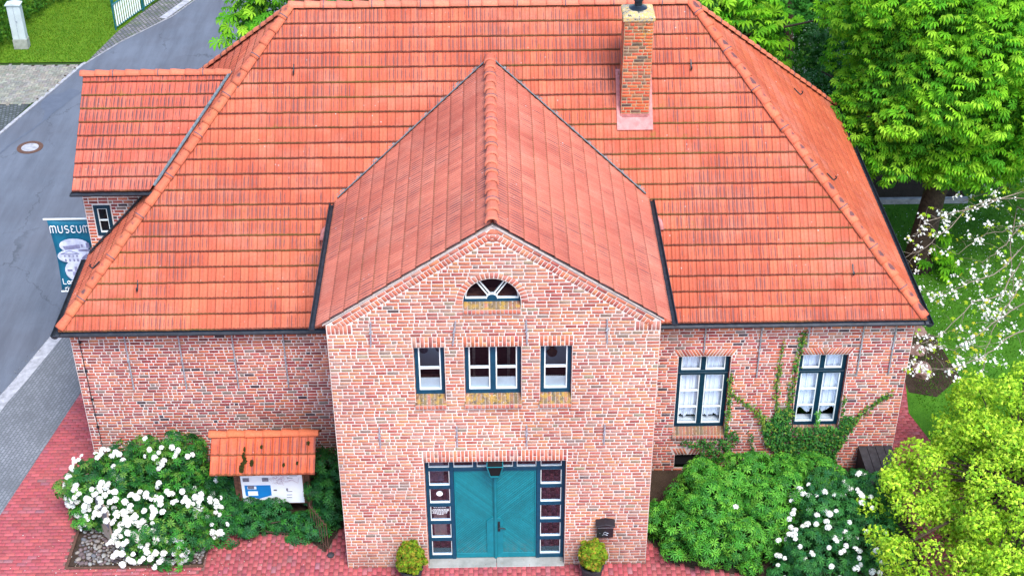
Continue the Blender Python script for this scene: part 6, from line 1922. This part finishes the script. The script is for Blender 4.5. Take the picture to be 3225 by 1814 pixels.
# street cabinet
cbt = thing("street_cabinet", (-17.27, 27.0, 0), "tall pale grey utility cabinet on a concrete base beside the hedge", "utility cabinet")
bmx = MB().box(-17.52, -17.0, 26.75, 27.10, .04, .42); bmx.build("cabinet_base", "cabinet_base", cbt, bevel=.01)
bmx = MB().box(-17.50, -17.02, 26.77, 27.08, .42, 1.75); bmx.build("cabinet_body", "cabinet_paint", cbt, bevel=.012)
MB().prism([(-17.54, 26.73, 1.75), (-16.98, 26.73, 1.75), (-16.98, 26.73, 1.79), (-17.26, 26.73, 1.84), (-17.54, 26.73, 1.79)], (0, .38, 0)).build("cabinet_roof", "cabinet_paint", cbt, bevel=.006)
MB().box(-17.27, -17.255, 26.762, 26.772, .45, 1.72).box(-17.24, -17.20, 26.75, 26.77, 1.1, 1.18).build("cabinet_door_seam", "steel_rod", cbt)
MB().box(-17.23, -17.20, 26.76, 26.775, .06, .3).box(-17.33, -17.30, 26.76, 26.775, .06, .3).box(-17.12, -17.09, 26.76, 26.775, .06, .3).build("base_slot", "board_dark", cbt)
# fence panels
fp = [(-14.13, 28.33), (-13.42, 30.15), (-12.72, 31.97), (-12.0, 33.8)]
for i in range(2):
    a = Vector((*fp[i], 0)); b_ = Vector((*fp[i+1], 0))
    f = thing("fence_panel", a, ["teal framed fence panel with white bars at the lawn corner, nearest panel", "second teal framed fence panel with white bars behind the nearest one", "third teal framed fence panel at the top edge of the picture"][i], "fence", "railing panels along the lawn")
    mb = MB()
    d = (b_-a).normalized()
    a_ = a + d*.04; e_ = b_ - d*.04
    for p_ in (a_, e_): mb.tube([p_ + Vector((0, 0, 0)), p_ + Vector((0, 0, 1.05))], .03, 6)
    mb.tube([a_ + Vector((0, 0, 1.05)), e_ + Vector((0, 0, 1.05))], .03, 6); mb.tube([a_ + Vector((0, 0, .15)), e_ + Vector((0, 0, .15))], .025, 6)
    mb.build("fence_frame", "fence_green", f)
    mb = MB(); L_ = (e_-a_).length; n = int(L_/.135)
    for k in range(1, n):
        p_ = a_ + d*(k*L_/n); mb.box(p_.x-.024, p_.x+.024, p_.y-.012, p_.y+.012, .15, 1.03)
    mb.build("fence_bars", "white_paint", f)
pl = MB().tube([(-14.65, 30.4, 0), (-14.65, 30.4, 4.5)], [.06, .05], 8).build("lamp_post", "fence_green"); tag(pl, "dark green lamp post behind the fence at the top left", "lamp post")
# manhole
mh = thing("manhole_cover", (-15.08, 19.35, .005), "round iron manhole cover with pale concrete centre in the road", "manhole cover")
MB().lathe([(.42, 0), (.42, .012), (.28, .012), (.28, 0)], (-15.08, 19.35, .004), 32, False).build("cover_ring", "rust", mh)
MB().lathe([(.001, .010), (.28, .010), (.28, 0)], (-15.08, 19.35, .004), 32, False).build("cover_centre", "kerb_stone", mh)
# timber edging, rocks on the right lawn
tag(MB().box(11.5, 14.45, 14.92, 15.05, .05, .28).build("timber_beam", "kerb_stone"), "weathered timber beam edging the dark soil bed behind the chestnut trunk", "timber beam")
sheet("soil_bed", [(11.3, 15.05), (14.5, 15.05), (14.4, 16.8), (11.2, 16.8)], .112, "soil_bed")
sheet("soil_bed", [(10.45, 5.8), (11.1, 5.6), (11.9, 6.4), (11.7, 8.2), (10.9, 8.6), (10.5, 8.0)], .112, "soil_bed")
tag(MB().tube([(14.3, 15.3, 0), (14.15, 15.5, .9)], .035, 8).build("metal_post", "steel_rod"), "leaning grey metal post at the end of the timber beam", "post")
def rock(x, y, s_, lab, seed):
    bm = bmesh.new(); bmesh.ops.create_icosphere(bm, subdivisions=3, radius=1)
    r0 = random.Random(seed); ph = [r0.uniform(0, 6) for _ in range(6)]
    for v in bm.verts:
        c = v.co; k = 1 + .16*math.sin(3*c.x+ph[0]) + .12*math.sin(4*c.y+ph[1]) + .1*math.sin(5*c.z+ph[2]) + .05*math.sin(9*c.x+7*c.y+ph[3])
        v.co = Vector((c.x*s_*1.3, c.y*s_, c.z*s_*.75))*k
    me = bpy.data.meshes.new("boulder"); bm.to_mesh(me); bm.free()
    o = link("boulder", me, "boulder_stone"); o.location = (x, y, .05 + s_*.35); tag(o, lab, "boulder")
flat("boulder_stone", (0.20, 0.12, 0.10), .9, 0, .4, 6)
rock(10.95, 6.6, .24, "reddish boulder beside the path at the house corner", 1)
rock(11.0, 7.5, .2, "smaller dark boulder behind the reddish one on the right bed", 2)
rock(11.3, 8.4, .2, "brown boulder farthest back in the soil patch beside the path", 3)
